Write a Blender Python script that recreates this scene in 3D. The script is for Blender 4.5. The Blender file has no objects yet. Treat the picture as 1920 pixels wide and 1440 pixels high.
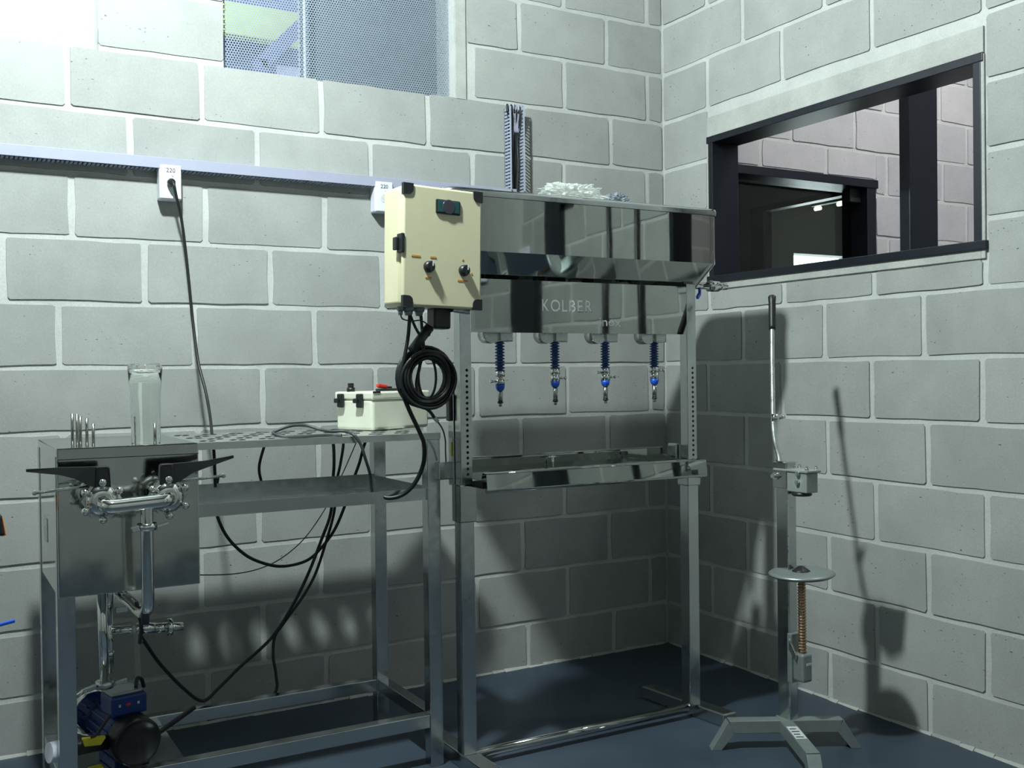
import bpy, bmesh, math, random
from mathutils import Vector, Matrix, Euler

random.seed(7)
scn = bpy.context.scene
col = scn.collection

# ------------------------------------------------------------------ camera
cam_d = bpy.data.cameras.new('camera')
cam_d.sensor_width = 36.0
cam_d.lens = 1935.43 / 1920 * 36.0
cam_d.clip_start = 0.05
cam = bpy.data.objects.new('camera', cam_d)
col.objects.link(cam)
yaw, pitch, roll = math.radians(-29.621), math.radians(-0.5805), math.radians(0.6858)
M3 = Matrix.Rotation(yaw, 3, 'Z') @ Matrix.Rotation(pitch, 3, 'X') @ Matrix.Rotation(roll, 3, 'Y')
right, fwd, up = M3.col[0], M3.col[1], M3.col[2]
cm = Matrix((right, up, -fwd)).transposed().to_4x4()
cm.translation = Vector((-2.652, -3.3851, 1.1186))
cam.matrix_world = cm
scn.camera = cam

# ------------------------------------------------------------------ world, exposure
w = bpy.data.worlds.new('overcast_sky')
scn.world = w
w.use_nodes = True
bg = w.node_tree.nodes['Background']
bg.inputs[0].default_value = (0.93, 0.98, 1.0, 1)
bg.inputs[1].default_value = 7.0
scn.view_settings.view_transform = 'Standard'
scn.view_settings.look = 'None'
scn.view_settings.exposure = 0.0
scn.view_settings.gamma = 1.0
scn.view_settings.use_curve_mapping = False

LAMP = (-2.35, -1.4, 3.05)
LAMP_POWER = 2150.0
FILL_TUBE_POWER = 620.0


# ------------------------------------------------------------------ helpers: materials
def s2l(c):
    return tuple((v / 12.92 if v <= 0.04045 else ((v + 0.055) / 1.055) ** 2.4) for v in [x / 255 for x in c])


def mat(name, rgb, rough=0.5, metal=0.0, lin=False, **kw):
    m = bpy.data.materials.new(name)
    m.use_nodes = True
    b = m.node_tree.nodes['Principled BSDF']
    c = rgb if lin else s2l(rgb)
    b.inputs['Base Color'].default_value = (*c, 1)
    b.inputs['Roughness'].default_value = rough
    b.inputs['Metallic'].default_value = metal
    for k, v in kw.items():
        b.inputs[k].default_value = v
    return m


def nodes(m):
    nt = m.node_tree
    return nt, nt.nodes['Principled BSDF']


def noise(nt, scale, detail=4, rough=0.55, vec=None):
    n = nt.nodes.new('ShaderNodeTexNoise')
    n.inputs['Scale'].default_value = scale
    n.inputs['Detail'].default_value = detail
    n.inputs['Roughness'].default_value = rough
    if vec:
        nt.links.new(vec, n.inputs['Vector'])
    return n


def ramp(nt, src, p0, c0, p1, c1):
    r = nt.nodes.new('ShaderNodeValToRGB')
    r.color_ramp.elements[0].position = p0
    r.color_ramp.elements[0].color = (*c0, 1)
    r.color_ramp.elements[1].position = p1
    r.color_ramp.elements[1].color = (*c1, 1)
    nt.links.new(src, r.inputs[0])
    return r


def mixc(nt, a, b, fac, mode='MIX'):
    n = nt.nodes.new('ShaderNodeMix')
    n.data_type = 'RGBA'
    n.blend_type = mode
    for sock, v in ((n.inputs[6], a), (n.inputs[7], b), (n.inputs[0], fac)):
        if hasattr(v, 'is_linked'):
            nt.links.new(v, sock)
        elif isinstance(v, (int, float)):
            sock.default_value = v
        else:
            sock.default_value = (*v, 1)
    return n.outputs[2]


def bump(nt, b, h, strength=0.3, dist=0.01):
    n = nt.nodes.new('ShaderNodeBump')
    n.inputs['Strength'].default_value = strength
    n.inputs['Distance'].default_value = dist
    nt.links.new(h, n.inputs['Height'])
    nt.links.new(n.outputs[0], b.inputs['Normal'])


def pos(nt):
    return nt.nodes.new('ShaderNodeNewGeometry').outputs['Position']


def concrete(name, c_lo, c_hi, pits=True, per_object=True, bump_s=0.14):
    m = mat(name, (128, 128, 128), 0.92)
    nt, b = nodes(m)
    p = pos(nt)
    n1 = noise(nt, 5.5, 5, 0.6, p)
    r1 = ramp(nt, n1.outputs[0], 0.3, c_lo, 0.7, c_hi)
    n2 = noise(nt, 160, 3, 0.7, p)
    r2 = ramp(nt, n2.outputs[0], 0.35, (0.94, 0.94, 0.94), 0.65, (1.04, 1.04, 1.04))
    c = mixc(nt, r1.outputs[0], r2.outputs[0], 1.0, 'MULTIPLY')
    if per_object:
        oi = nt.nodes.new('ShaderNodeObjectInfo')
        r3 = ramp(nt, oi.outputs['Random'], 0.0, (0.90, 0.905, 0.90), 1.0, (1.05, 1.045, 1.03))
        c = mixc(nt, c, r3.outputs[0], 1.0, 'MULTIPLY')
    h = n2.outputs[0]
    if pits:
        n5 = noise(nt, 2.6, 6, 0.62, p)
        r5 = ramp(nt, n5.outputs[0], 0.50, (0, 0, 0), 0.75, (0.38, 0.38, 0.38))
        c = mixc(nt, c, tuple(v * 1.12 for v in c_hi), r5.outputs[0])
        mp = nt.nodes.new('ShaderNodeMapping')
        mp.inputs['Scale'].default_value = (1, 1, 2.2)
        nt.links.new(p, mp.inputs[0])
        n3 = noise(nt, 70, 1, 0.4, mp.outputs[0])
        n4 = noise(nt, 7, 2, 0.5, p)
        ad = nt.nodes.new('ShaderNodeMath')
        ad.operation = 'MULTIPLY_ADD'
        nt.links.new(n4.outputs[0], ad.inputs[0])
        ad.inputs[1].default_value = 0.28
        nt.links.new(n3.outputs[0], ad.inputs[2])
        r4 = ramp(nt, ad.outputs[0], 0.895, (0, 0, 0), 0.925, (1, 1, 1))
        c = mixc(nt, c, tuple(v * 0.33 for v in c_lo), r4.outputs[0])
    nt.links.new(c, b.inputs['Base Color'])
    bump(nt, b, h, bump_s, 0.004)
    return m


def steel(name, tint=(0.50, 0.52, 0.50), rough=0.08, wave=0.04, wscale=5.0):
    m = mat(name, tint, rough, 1.0, lin=True)
    nt, b = nodes(m)
    p = pos(nt)
    n1 = noise(nt, wscale, 2, 0.4, p)
    n2 = noise(nt, 40, 3, 0.6, p)
    r = ramp(nt, n2.outputs[0], 0.3, (rough * 0.7,) * 3, 0.75, (rough * 1.5,) * 3)
    nt.links.new(r.outputs[0], b.inputs['Roughness'])
    bump(nt, b, n1.outputs[0], wave, 0.05)
    return m


def mottled(name, rgb, amount=0.12, scale=30, rough=0.5, metal=0.0, bs=0.1, **kw):
    m = mat(name, rgb, rough, metal, **kw)
    nt, b = nodes(m)
    c = s2l(rgb)
    p = pos(nt)
    n1 = noise(nt, scale, 4, 0.6, p)
    r = ramp(nt, n1.outputs[0], 0.3, tuple(v * (1 - amount) for v in c), 0.7, tuple(min(1, v * (1 + amount)) for v in c))
    nt.links.new(r.outputs[0], b.inputs['Base Color'])
    if bs:
        bump(nt, b, n1.outputs[0], bs, 0.002)
    return m


M = {}
M['block'] = concrete('concrete_block', (0.278, 0.291, 0.282), (0.335, 0.349, 0.338))
M['mortar'] = concrete('mortar', (0.405, 0.42, 0.404), (0.50, 0.515, 0.497), pits=False, per_object=False, bump_s=0.35)
M['block_far'] = concrete('concrete_block_next_room', (0.36, 0.365, 0.365), (0.43, 0.43, 0.435))
M['render'] = concrete('smooth_cement_render', (0.32, 0.333, 0.312), (0.44, 0.455, 0.425), pits=False, per_object=False, bump_s=0.5)


def brick_wall_mat():
    m = mat('far_block_wall', (150, 155, 150), 0.92)
    nt, b = nodes(m)
    tc = nt.nodes.new('ShaderNodeTexCoord')
    br = nt.nodes.new('ShaderNodeTexBrick')
    br.inputs['Color1'].default_value = (0.23, 0.24, 0.235, 1)
    br.inputs['Color2'].default_value = (0.28, 0.29, 0.28, 1)
    br.inputs['Mortar'].default_value = (0.36, 0.37, 0.355, 1)
    br.inputs['Scale'].default_value = 1.0
    br.inputs['Mortar Size'].default_value = 0.008
    br.inputs['Brick Width'].default_value = 0.4
    br.inputs['Row Height'].default_value = 0.1967
    nt.links.new(tc.outputs['UV'], br.inputs['Vector'])
    nt.links.new(br.outputs['Color'], b.inputs['Base Color'])
    return m


M['wallfar'] = brick_wall_mat()


def floor_mat():
    m = mat('navy_epoxy_floor', (40, 60, 80), 0.45)
    nt, b = nodes(m)
    p = pos(nt)
    n1 = noise(nt, 2.2, 5, 0.6, p)
    r1 = ramp(nt, n1.outputs[0], 0.3, (0.026, 0.041, 0.060), 0.72, (0.045, 0.066, 0.090))
    n2 = noise(nt, 22, 4, 0.7, p)
    r2 = ramp(nt, n2.outputs[0], 0.62, (0, 0, 0), 0.8, (0.25, 0.25, 0.25))
    c = mixc(nt, r1.outputs[0], (0.12, 0.14, 0.15), r2.outputs[0])
    nt.links.new(c, b.inputs['Base Color'])
    r3 = ramp(nt, n1.outputs[0], 0.3, (0.38,) * 3, 0.7, (0.55,) * 3)
    nt.links.new(r3.outputs[0], b.inputs['Roughness'])
    bump(nt, b, n2.outputs[0], 0.08, 0.004)
    return m


M['floor'] = floor_mat()
M['ceiling'] = mottled('ceiling_paint', (62, 66, 66), 0.05, 3, 0.9, bs=0)
M['steel'] = steel('polished_stainless')
M['tank'] = steel('mirror_stainless', (0.37, 0.39, 0.37), 0.035, 0.02, 2.5)
M['brushed'] = steel('brushed_stainless', (0.50, 0.53, 0.52), 0.28, 0.03, 12)
M['legsteel'] = steel('satin_stainless', (0.52, 0.55, 0.55), 0.18, 0.03, 8)
M['satin'] = mat('satin_sheet_steel', (0.62, 0.66, 0.64), 0.34, 1.0, lin=True)
M['pipe'] = steel('dull_pipe_steel', (0.36, 0.37, 0.34), 0.22, 0.01, 10)
M['chrome'] = steel('chrome', (0.72, 0.73, 0.70), 0.05, 0.01, 10)
M['zinc'] = steel('zinc_plated', (0.62, 0.66, 0.64), 0.3, 0.03, 20)
M['greypaint'] = mottled('grey_enamel', (142, 152, 150), 0.08, 40, 0.36, metal=0.55, bs=0.03)
M['cream'] = mottled('cream_enclosure_plastic', (203, 199, 167), 0.025, 14, 0.42, bs=0.02)
M['white'] = mottled('white_enclosure_plastic', (205, 207, 190), 0.03, 12, 0.4, bs=0.02)
M['socket'] = mottled('white_socket_plastic', (212, 216, 226), 0.02, 20, 0.35, bs=0)
M['black'] = mottled('black_plastic', (24, 28, 30), 0.2, 30, 0.4, bs=0.03)
M['gloss'] = mat('glossy_black_plastic', (16, 18, 22), 0.12)
M['rubber'] = mottled('black_cable_rubber', (20, 23, 25), 0.2, 60, 0.45, bs=0.05)
M['greycable'] = mottled('grey_cable_sheath', (52, 58, 58), 0.12, 60, 0.45, bs=0)
M['navy'] = mottled('dark_navy_steel_paint', (15, 21, 30), 0.3, 14, 0.36, bs=0.05)
M['duct'] = mottled('lavender_grey_pvc', (150, 153, 172), 0.03, 20, 0.5, bs=0)
M['ductslot'] = mottled('grey_slotted_pvc', (150, 158, 176), 0.05, 20, 0.5, bs=0)
M['dark'] = mottled('dark_recess', (10, 12, 12), 0.1, 30, 0.8, bs=0)
M['blue'] = mottled('blue_silicone', (26, 62, 116), 0.12, 40, 0.4, bs=0)
M['bluebright'] = mottled('bright_blue_plastic', (18, 78, 190), 0.08, 40, 0.35, bs=0)
M['pumpblue'] = mottled('blue_pump_enamel', (10, 46, 112), 0.15, 20, 0.35, bs=0.02)
M['red'] = mottled('red_plastic', (200, 48, 30), 0.1, 40, 0.4, bs=0)
M['yellow'] = mottled('yellow_plastic', (196, 186, 30), 0.1, 40, 0.45, bs=0)
M['orange'] = mottled('orange_plastic', (210, 120, 30), 0.1, 40, 0.45, bs=0)
M['label'] = mottled('paper_label', (190, 194, 192), 0.06, 120, 0.6, bs=0)
M['ink'] = mat('dark_ink', (40, 46, 58), 0.6)
M['orangeink'] = mat('orange_ink', (206, 140, 50), 0.6)
M['bronze'] = steel('bronze_screw', (0.42, 0.27, 0.17), 0.3, 0.02, 30)
M['teal'] = mottled('teal_display', (30, 74, 78), 0.15, 80, 0.2, bs=0)
M['lens'] = mat('dark_display_window', (58, 56, 66), 0.15)
M['perf'] = mottled('perforated_grey_sheet', (126, 138, 150), 0.05, 30, 0.5, bs=0)
M['outgrey'] = mottled('grey_shutter', (80, 90, 98), 0.06, 5, 0.7, bs=0)
M['outblue'] = mottled('blue_grey_cladding', (56, 64, 104), 0.10, 3, 0.7, bs=0)
M['outgreen'] = mottled('pale_green_panel', (128, 144, 96), 0.06, 6, 0.7, bs=0)
M['glass'] = mat('clear_glass', (250, 253, 250), 0.02, 0, **{'Transmission Weight': 1.0, 'IOR': 1.45})
M['pane'] = mat('window_glass', (200, 215, 212), 0.01, 0, **{'Transmission Weight': 1.0, 'IOR': 1.5})
M['film'] = mat('crumpled_clear_film', (240, 246, 240), 0.1, 0, **{'Transmission Weight': 0.25, 'IOR': 1.45, 'Alpha': 0.5})


def emis(name, rgb, strength):
    m = mat(name, rgb, 0.5)
    nt, b = nodes(m)
    b.inputs['Emission Color'].default_value = (*rgb, 1) if max(rgb) <= 1 else (*s2l(rgb), 1)
    b.inputs['Emission Strength'].default_value = strength
    return m


# ------------------------------------------------------------------ helpers: geometry
ORI = {}


def spline(pts, per=8):
    P = [Vector(p) for p in pts]
    if len(P) < 3:
        return P
    out = []
    Q = [P[0] * 2 - P[1]] + P + [P[-1] * 2 - P[-2]]
    for i in range(1, len(Q) - 2):
        p0, p1, p2, p3 = Q[i - 1], Q[i], Q[i + 1], Q[i + 2]
        for k in range(per):
            t = k / per
            out.append(0.5 * ((2 * p1) + (p2 - p0) * t + (2 * p0 - 5 * p1 + 4 * p2 - p3) * t * t + (3 * p1 - p0 - 3 * p2 + p3) * t ** 3))
    out.append(P[-1])
    return out


def basis(d):
    d = Vector(d).normalized()
    a = Vector((0, 0, 1)) if abs(d.z) < 0.9 else Vector((1, 0, 0))
    u = d.cross(a).normalized()
    return u, d.cross(u).normalized(), d


class MB:
    def __init__(s):
        s.bm = bmesh.new()

    def hexa(s, V, bevel=0.0, seg=2, smooth=False):
        vs = [s.bm.verts.new(v) for v in V]
        F = [(0, 3, 2, 1), (4, 5, 6, 7), (0, 1, 5, 4), (1, 2, 6, 5), (2, 3, 7, 6), (3, 0, 4, 7)]
        fs = [s.bm.faces.new([vs[i] for i in f]) for f in F]
        if bevel:
            es = list({e for f in fs for e in f.edges})
            r = bmesh.ops.bevel(s.bm, geom=es, offset=bevel, segments=seg, affect='EDGES', profile=0.5, clamp_overlap=True)
            if smooth:
                for f in r['faces']:
                    f.smooth = True
        return s

    def box(s, x0, x1, y0, y1, z0, z1, bevel=0.0, seg=2, smooth=False):
        return s.hexa([(x0, y0, z0), (x1, y0, z0), (x1, y1, z0), (x0, y1, z0), (x0, y0, z1), (x1, y0, z1), (x1, y1, z1), (x0, y1, z1)], bevel, seg, smooth)

    def obox(s, c, size, mat3=None, bevel=0.0, seg=2):
        c = Vector(c)
        m = mat3 or Matrix.Identity(3)
        a, b, h = size[0] / 2, size[1] / 2, size[2] / 2
        V = [c + m @ Vector(v) for v in ((-a, -b, -h), (a, -b, -h), (a, b, -h), (-a, b, -h), (-a, -b, h), (a, -b, h), (a, b, h), (-a, b, h))]
        return s.hexa(V, bevel, seg)

    def bar(s, p0, p1, wu, wv, bevel=0.0, upv=None):
        p0, p1 = Vector(p0), Vector(p1)
        d = (p1 - p0).normalized()
        if upv is None:
            u, v, d = basis(d)
        else:
            u = d.cross(Vector(upv)).normalized()
            v = u.cross(d)
        V = []
        for p in (p0, p1):
            for a, b in ((-1, -1), (1, -1), (1, 1), (-1, 1)):
                V.append(p + u * a * wu / 2 + v * b * wv / 2)
        return s.hexa(V, bevel)

    def rings(s, rings, cap0=True, cap1=True, closed=False, smooth=True):
        R = [[s.bm.verts.new(v) for v in r] for r in rings]
        n = len(R[0])
        rng = range(len(R) if closed else len(R) - 1)
        for i in rng:
            a, b = R[i], R[(i + 1) % len(R)]
            for k in range(n):
                f = s.bm.faces.new((a[k], a[(k + 1) % n], b[(k + 1) % n], b[k]))
                f.smooth = smooth
        if not closed:
            if cap0:
                s.bm.faces.new(R[0][::-1])
            if cap1:
                s.bm.faces.new(R[-1])
        return s

    def cyl(s, p0, p1, r0, r1=None, n=16, caps=True):
        r1 = r0 if r1 is None else r1
        p0, p1 = Vector(p0), Vector(p1)
        u, v, d = basis(p1 - p0)
        ring = lambda p, r: [p + (u * math.cos(2 * math.pi * k / n) + v * math.sin(2 * math.pi * k / n)) * r for k in range(n)]
        return s.rings([ring(p0, r0), ring(p1, r1)], caps, caps)

    def lathe(s, prof, o=(0, 0, 0), d=(0, 0, 1), n=20, caps=True):
        o = Vector(o)
        u, v, d = basis(d)
        R = []
        for r, h in prof:
            R.append([o + d * h + (u * math.cos(2 * math.pi * k / n) + v * math.sin(2 * math.pi * k / n)) * max(r, 1e-4) for k in range(n)])
        return s.rings(R, caps, caps)

    def tube(s, pts, r, n=8, per=8, closed=False, smoothpath=True):
        P = spline(pts, per) if smoothpath else [Vector(p) for p in pts]
        if closed:
            P = P[:-1] if (P[0] - P[-1]).length < 1e-6 else P
        R = []
        prev = None
        N = len(P)
        for i in range(N):
            a = P[(i + 1) % N] if (closed or i < N - 1) else P[i]
            b = P[i - 1] if (closed or i > 0) else P[i]
            d = (a - b).normalized()
            if prev is None:
                u, v, _ = basis(d)
            else:
                u = (prev - d * prev.dot(d)).normalized()
                v = d.cross(u)
            prev = u
            R.append([P[i] + (u * math.cos(2 * math.pi * k / n) + v * math.sin(2 * math.pi * k / n)) * r for k in range(n)])
        return s.rings(R, True, True, closed)

    def prism(s, poly, vec, smooth=False):
        vec = Vector(vec)
        a = [s.bm.verts.new(p) for p in poly]
        b = [s.bm.verts.new(Vector(p) + vec) for p in poly]
        s.bm.faces.new(a[::-1])
        s.bm.faces.new(b)
        n = len(a)
        for k in range(n):
            f = s.bm.faces.new((a[k], a[(k + 1) % n], b[(k + 1) % n], b[k]))
            f.smooth = smooth
        return s

    def sphere(s, c, r, seg=14, rings=9, sc=(1, 1, 1)):
        m = Matrix.Translation(c) @ Matrix.Diagonal((*sc, 1))
        g = bmesh.ops.create_uvsphere(s.bm, u_segments=seg, v_segments=rings, radius=r, matrix=m)
        for v in g['verts']:
            for f in v.link_faces:
                f.smooth = True
        return s

    def build(s, name, material, parent=None, origin=None, local=False):
        bmesh.ops.recalc_face_normals(s.bm, faces=s.bm.faces)
        me = bpy.data.meshes.new(name)
        if parent is None and origin is None:
            xs = [v.co for v in s.bm.verts]
            lo = Vector([min(v[i] for v in xs) for i in range(3)])
            hi = Vector([max(v[i] for v in xs) for i in range(3)])
            origin = Vector(((lo.x + hi.x) / 2, (lo.y + hi.y) / 2, lo.z))
        if parent is not None:
            origin = ORI[parent.name]
        origin = Vector((0, 0, 0)) if local else Vector(origin)
        if not local:
            bmesh.ops.translate(s.bm, verts=s.bm.verts, vec=-origin)
        s.bm.to_mesh(me)
        s.bm.free()
        me.materials.append(M[material] if isinstance(material, str) else material)
        ob = bpy.data.objects.new(name, me)
        col.objects.link(ob)
        if parent is not None:
            ob.parent = parent
            ORI[ob.name] = ORI[parent.name]
        else:
            ob.location = origin
            ORI[ob.name] = Vector(origin)
        return ob


def tag(o, label, cat, group=None):
    o['label'] = label
    o['category'] = cat
    if group:
        o['group'] = group
    return o


def thing(name, label, cat, loc=(0, 0, 0), rz=0.0, group=None):
    o = bpy.data.objects.new(name, None)
    o.empty_display_size = 0.1
    col.objects.link(o)
    o.location = loc
    o.rotation_euler = (0, 0, rz)
    ORI[o.name] = Vector(loc) if not rz else Vector((0, 0, 0))
    return tag(o, label, cat, group)


def struct(o, label=None):
    o['kind'] = 'structure'
    if label:
        o['label'] = label
    return o


def text_mesh(body, size, extrude=0.0, offset=0.0):
    cu = bpy.data.curves.new('txt', 'FONT')
    cu.body = body
    cu.size = size
    cu.extrude = extrude
    cu.resolution_u = 4
    cu.offset = offset
    cu.align_x = 'CENTER'
    cu.align_y = 'CENTER'
    o = bpy.data.objects.new('txt', cu)
    col.objects.link(o)
    dg = bpy.context.evaluated_depsgraph_get()
    me = bpy.data.meshes.new_from_object(o.evaluated_get(dg))
    bpy.data.objects.remove(o)
    return me


def text_obj(name, body, size, loc, rot, material, parent, extrude=0.0003):
    me = text_mesh(body, size, extrude)
    me.materials.clear()
    me.materials.append(M[material])
    o = bpy.data.objects.new(name, me)
    col.objects.link(o)
    o.parent = parent
    o.location = Vector(loc) - ORI[parent.name]
    o.rotation_euler = rot
    ORI[o.name] = ORI[parent.name]
    return o


FRONT = (math.pi / 2, 0, 0)

# ================================================================== STRUCTURE
Z0, CS = 0.169, 0.1967
zj = lambda n: Z0 + CS * n
H = 3.8
RX0, RY0 = -5.6, -4.6


def slab(name, u0, u1, v0, v1, d0, d1, holes, axis, material):
    """wall slab with rectangular holes. axis 'x': runs along x, thickness y; axis 'y': runs along y, thickness x"""
    us = sorted({u0, u1, *[h[0] for h in holes], *[h[1] for h in holes]})
    vs = sorted({v0, v1, *[h[2] for h in holes], *[h[3] for h in holes]})
    us = [u for u in us if u0 <= u <= u1]
    vs = [v for v in vs if v0 <= v <= v1]
    b = MB()
    for i in range(len(us) - 1):
        for j in range(len(vs) - 1):
            cu, cv = (us[i] + us[i + 1]) / 2, (vs[j] + vs[j + 1]) / 2
            if any(h[0] < cu < h[1] and h[2] < cv < h[3] for h in holes):
                continue
            if axis == 'x':
                b.box(us[i], us[i + 1], d0, d1, vs[j], vs[j + 1])
            else:
                b.box(d0, d1, us[i], us[i + 1], vs[j], vs[j + 1])
    return struct(b.build(name, material, origin=(0, 0, 0)))


W2 = (-1.791, -0.953, 2.124, 2.74)       # perforated window
W3 = (-2.95, -2.172, 2.122, 2.74)        # bright window at the left
WI = (0.21, 1.251, 1.02, 2.003)         # dark inner window of the next room
WR = (-1.468, -0.29, 1.463, 2.02)        # open window in the right wall (y range)

wall_back = slab('wall_back', RX0 - .19, 3.6, -0.02, H, 0.004, 0.19, [W2, W3, WI], 'x', 'mortar')
wall_right = slab('wall_right', RY0, 0.004, -0.02, H, 0.004, 0.122, [WR], 'y', 'mortar')


def uv_plane(name, V, uv, material):
    me = bpy.data.meshes.new(name)
    me.from_pydata(V, [], [(0, 1, 2, 3)])
    l = me.uv_layers.new()
    for i, t in enumerate(uv):
        l.data[i].uv = t
    me.materials.append(M[material])
    o = bpy.data.objects.new(name, me)
    col.objects.link(o)
    return struct(o)


def thickwall(name, V, uv, n, t=0.15):
    o = uv_plane(name, V, uv, 'wallfar')
    md = o.modifiers.new('thick', 'SOLIDIFY')
    md.thickness = t
    md.offset = n
    return o


thickwall('wall_left', [(RX0, RY0, 0), (RX0, 0.19, 0), (RX0, 0.19, H), (RX0, RY0, H)], [(0, 0), (6.2, 0), (6.2, H), (0, H)], -1)
thickwall('wall_front', [(0.19, RY0, 0), (RX0, RY0, 0), (RX0, RY0, H), (0.19, RY0, H)], [(0, 0), (4.8, 0), (4.8, H), (0, H)], -1)
thickwall('wall_next_room_end', [(3.6, 2.4, 0), (3.6, -3.4, 0), (3.6, -3.4, H), (3.6, 2.4, H)], [(0, 0), (5.8, 0), (5.8, H), (0, H)], -1)
thickwall('wall_next_room_near', [(3.6, -3.4, 0), (0.19, -3.4, 0), (0.19, -3.4, H), (3.6, -3.4, H)], [(0, 0), (3.4, 0), (3.4, H), (0, H)], -1)
# dark room behind the inner window
b = MB()
b.box(0.05, 2.72, 2.0, 2.12, 0, 2.7).box(3.30, 3.6, 2.0, 2.12, 0, 2.7).box(2.72, 3.30, 2.0, 2.12, 1.95, 2.7).box(2.72, 3.30, 2.0, 2.12, 0, 1.0)
struct(b.build('wall_dark_room_back', 'wallfar', origin=(0, 0, 0)))
struct(MB().box(0.0, 0.1, 0.19, 2.12, 0, 2.7).build('wall_dark_room_side', 'wallfar', origin=(0, 0, 0)))
struct(MB().box(0.0, 3.6, 0.19, 2.12, 2.7, 2.78).build('ceiling_dark_room', 'ceiling', origin=(0, 0, 0)))
b = MB()
b.box(1.70, 1.74, 0.19, 2.0, 2.07, 2.7).box(1.70, 1.74, 1.27, 2.0, 0, 2.07).box(1.70, 1.74, 0.19, 0.48, 0, 2.07).box(1.70, 1.74, 0.48, 1.27, 0, 1.0)
struct(b.build('wall_dark_room_partition', 'wallfar', origin=(0, 0, 0)))
b = MB()
b.box(1.68, 1.745, 0.46, 1.31, 2.062, 2.095).box(1.68, 1.745, 1.20, 1.31, 1.0, 2.062).box(1.68, 1.745, 0.46, 0.52, 1.0, 2.062)
struct(b.build('window_5', 'navy', origin=(0, 0, 0)), 'dark steel frame deep inside the room behind the inner window')
floor = struct(MB().box(RX0 - .2, 3.75, RY0 - .2, 2.4, -0.1, 0).build('floor', 'floor', origin=(0, 0, 0)))
struct(MB().box(RX0 - .2, 3.75, RY0 - .2, 0.19, H, H + .1).build('ceiling', 'ceiling', origin=(0, 0, 0)))

# ---- concrete blocks, each one an object
BLK = {}


def block_mesh(wd, ht, var):
    key = (round(wd, 3), round(ht, 3), var)
    if key in BLK:
        return BLK[key]
    rnd = random.Random(hash(key) & 0xffff)
    a, c = wd / 2, ht / 2
    nu, nv = (6, 3) if wd > 0.2 else (3, 3)
    pts = []
    cr = 0.006
    edge = [((-a, -c), (a, -c), nu), ((a, -c), (a, c), nv), ((a, c), (-a, c), nu), ((-a, c), (-a, -c), nv)]
    for (p, q, n) in edge:
        L = math.hypot(q[0] - p[0], q[1] - p[1])
        for k in range(n):
            t0 = cr / L + (1 - 2 * cr / L) * k / (n - 1)
            x, z = p[0] + (q[0] - p[0]) * t0, p[1] + (q[1] - p[1]) * t0
            j = 0.0024
            pts.append((x + rnd.uniform(-j, j), z + rnd.uniform(-j, j)))
    n = len(pts)
    V = [(x, 0.0, z) for x, z in pts] + [(x * 1.004, 0.012, z * 1.008) for x, z in pts]
    F = [list(range(n))] + [[(k + 1) % n, k, n + k, n + (k + 1) % n] for k in range(n)]
    me = bpy.data.meshes.new('block')
    me.from_pydata(V, [], F)
    BLK[key] = me
    return me


def sub_rect(r, h):
    u0, u1, v0, v1 = r
    if h[0] >= u1 or h[1] <= u0 or h[2] >= v1 or h[3] <= v0:
        return [r]
    out = []
    if h[0] > u0:
        out.append((u0, h[0], v0, v1))
    if h[1] < u1:
        out.append((h[1], u1, v0, v1))
    a, c = max(u0, h[0]), min(u1, h[1])
    if h[2] > v0:
        out.append((a, c, v0, h[2]))
    if h[3] < v1:
        out.append((a, c, h[3], v1))
    return out


def lay(parent, joints_of, u0, u1, ncourse, holes, face, material):
    rnd = random.Random(3)
    cnt = 0
    for n in range(ncourse):
        lo = 0.0 if n == 0 else zj(n - 1) + 0.0082
        hi = min(zj(n) - 0.0082, H)
        js = sorted(j for j in joints_of(n) if u0 + .02 < j < u1 - .02)
        ed = [u0] + js + [u1]
        for i in range(len(ed) - 1):
            a = ed[i] + (0.0105 if i > 0 else 0.006)
            c = ed[i + 1] - (0.0105 if i < len(ed) - 2 else 0.006)
            rects = [(a, c, lo, hi)]
            for h in holes:
                rects = [q for r in rects for q in sub_rect(r, h)]
            for (p, q, s, t) in rects:
                if q - p < 0.03 or t - s < 0.03:
                    continue
                wd = 0.379 if abs(q - p - 0.379) < 0.012 else round(q - p, 2)
                wd = min(wd, q - p) if wd != 0.379 else 0.379
                me = block_mesh(round(wd, 3), round(t - s, 3), rnd.randrange(5))
                o = bpy.data.objects.new('block', me)
                if not me.materials:
                    me.materials.append(M[material])
                o.parent = parent
                dep = rnd.uniform(-0.0012, 0.0015)
                if face == 'back':
                    o.location = ((p + q) / 2, dep, (s + t) / 2)
                else:
                    o.location = (dep, (p + q) / 2, (s + t) / 2)
                    o.rotation_euler = (0, 0, -math.pi / 2)
                col.objects.link(o)
                cnt += 1
    return cnt


offb = {0: .008, 1: -.008, 2: -.008, 3: -.018, 4: -.011, 5: 0, 6: -.019, 7: .031, 8: .022, 9: -.006, 10: .016}


def jb(n):
    par = 1 if n % 2 == 0 else 0
    return [-0.0787 - 0.2 * k + offb.get(n, 0) for k in range(-20, 24) if (k - par) % 2 == 0 and not (n in (11, 12, 13) and 8.5 < k < 10.5)]


def jr(n):
    par = 1 if n % 2 == 0 else 0
    return [-0.2786 - 0.2 * k + {5: .012, 6: .012}.get(n, 0) for k in range(0, 24) if (k - par) % 2 == 0]


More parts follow.
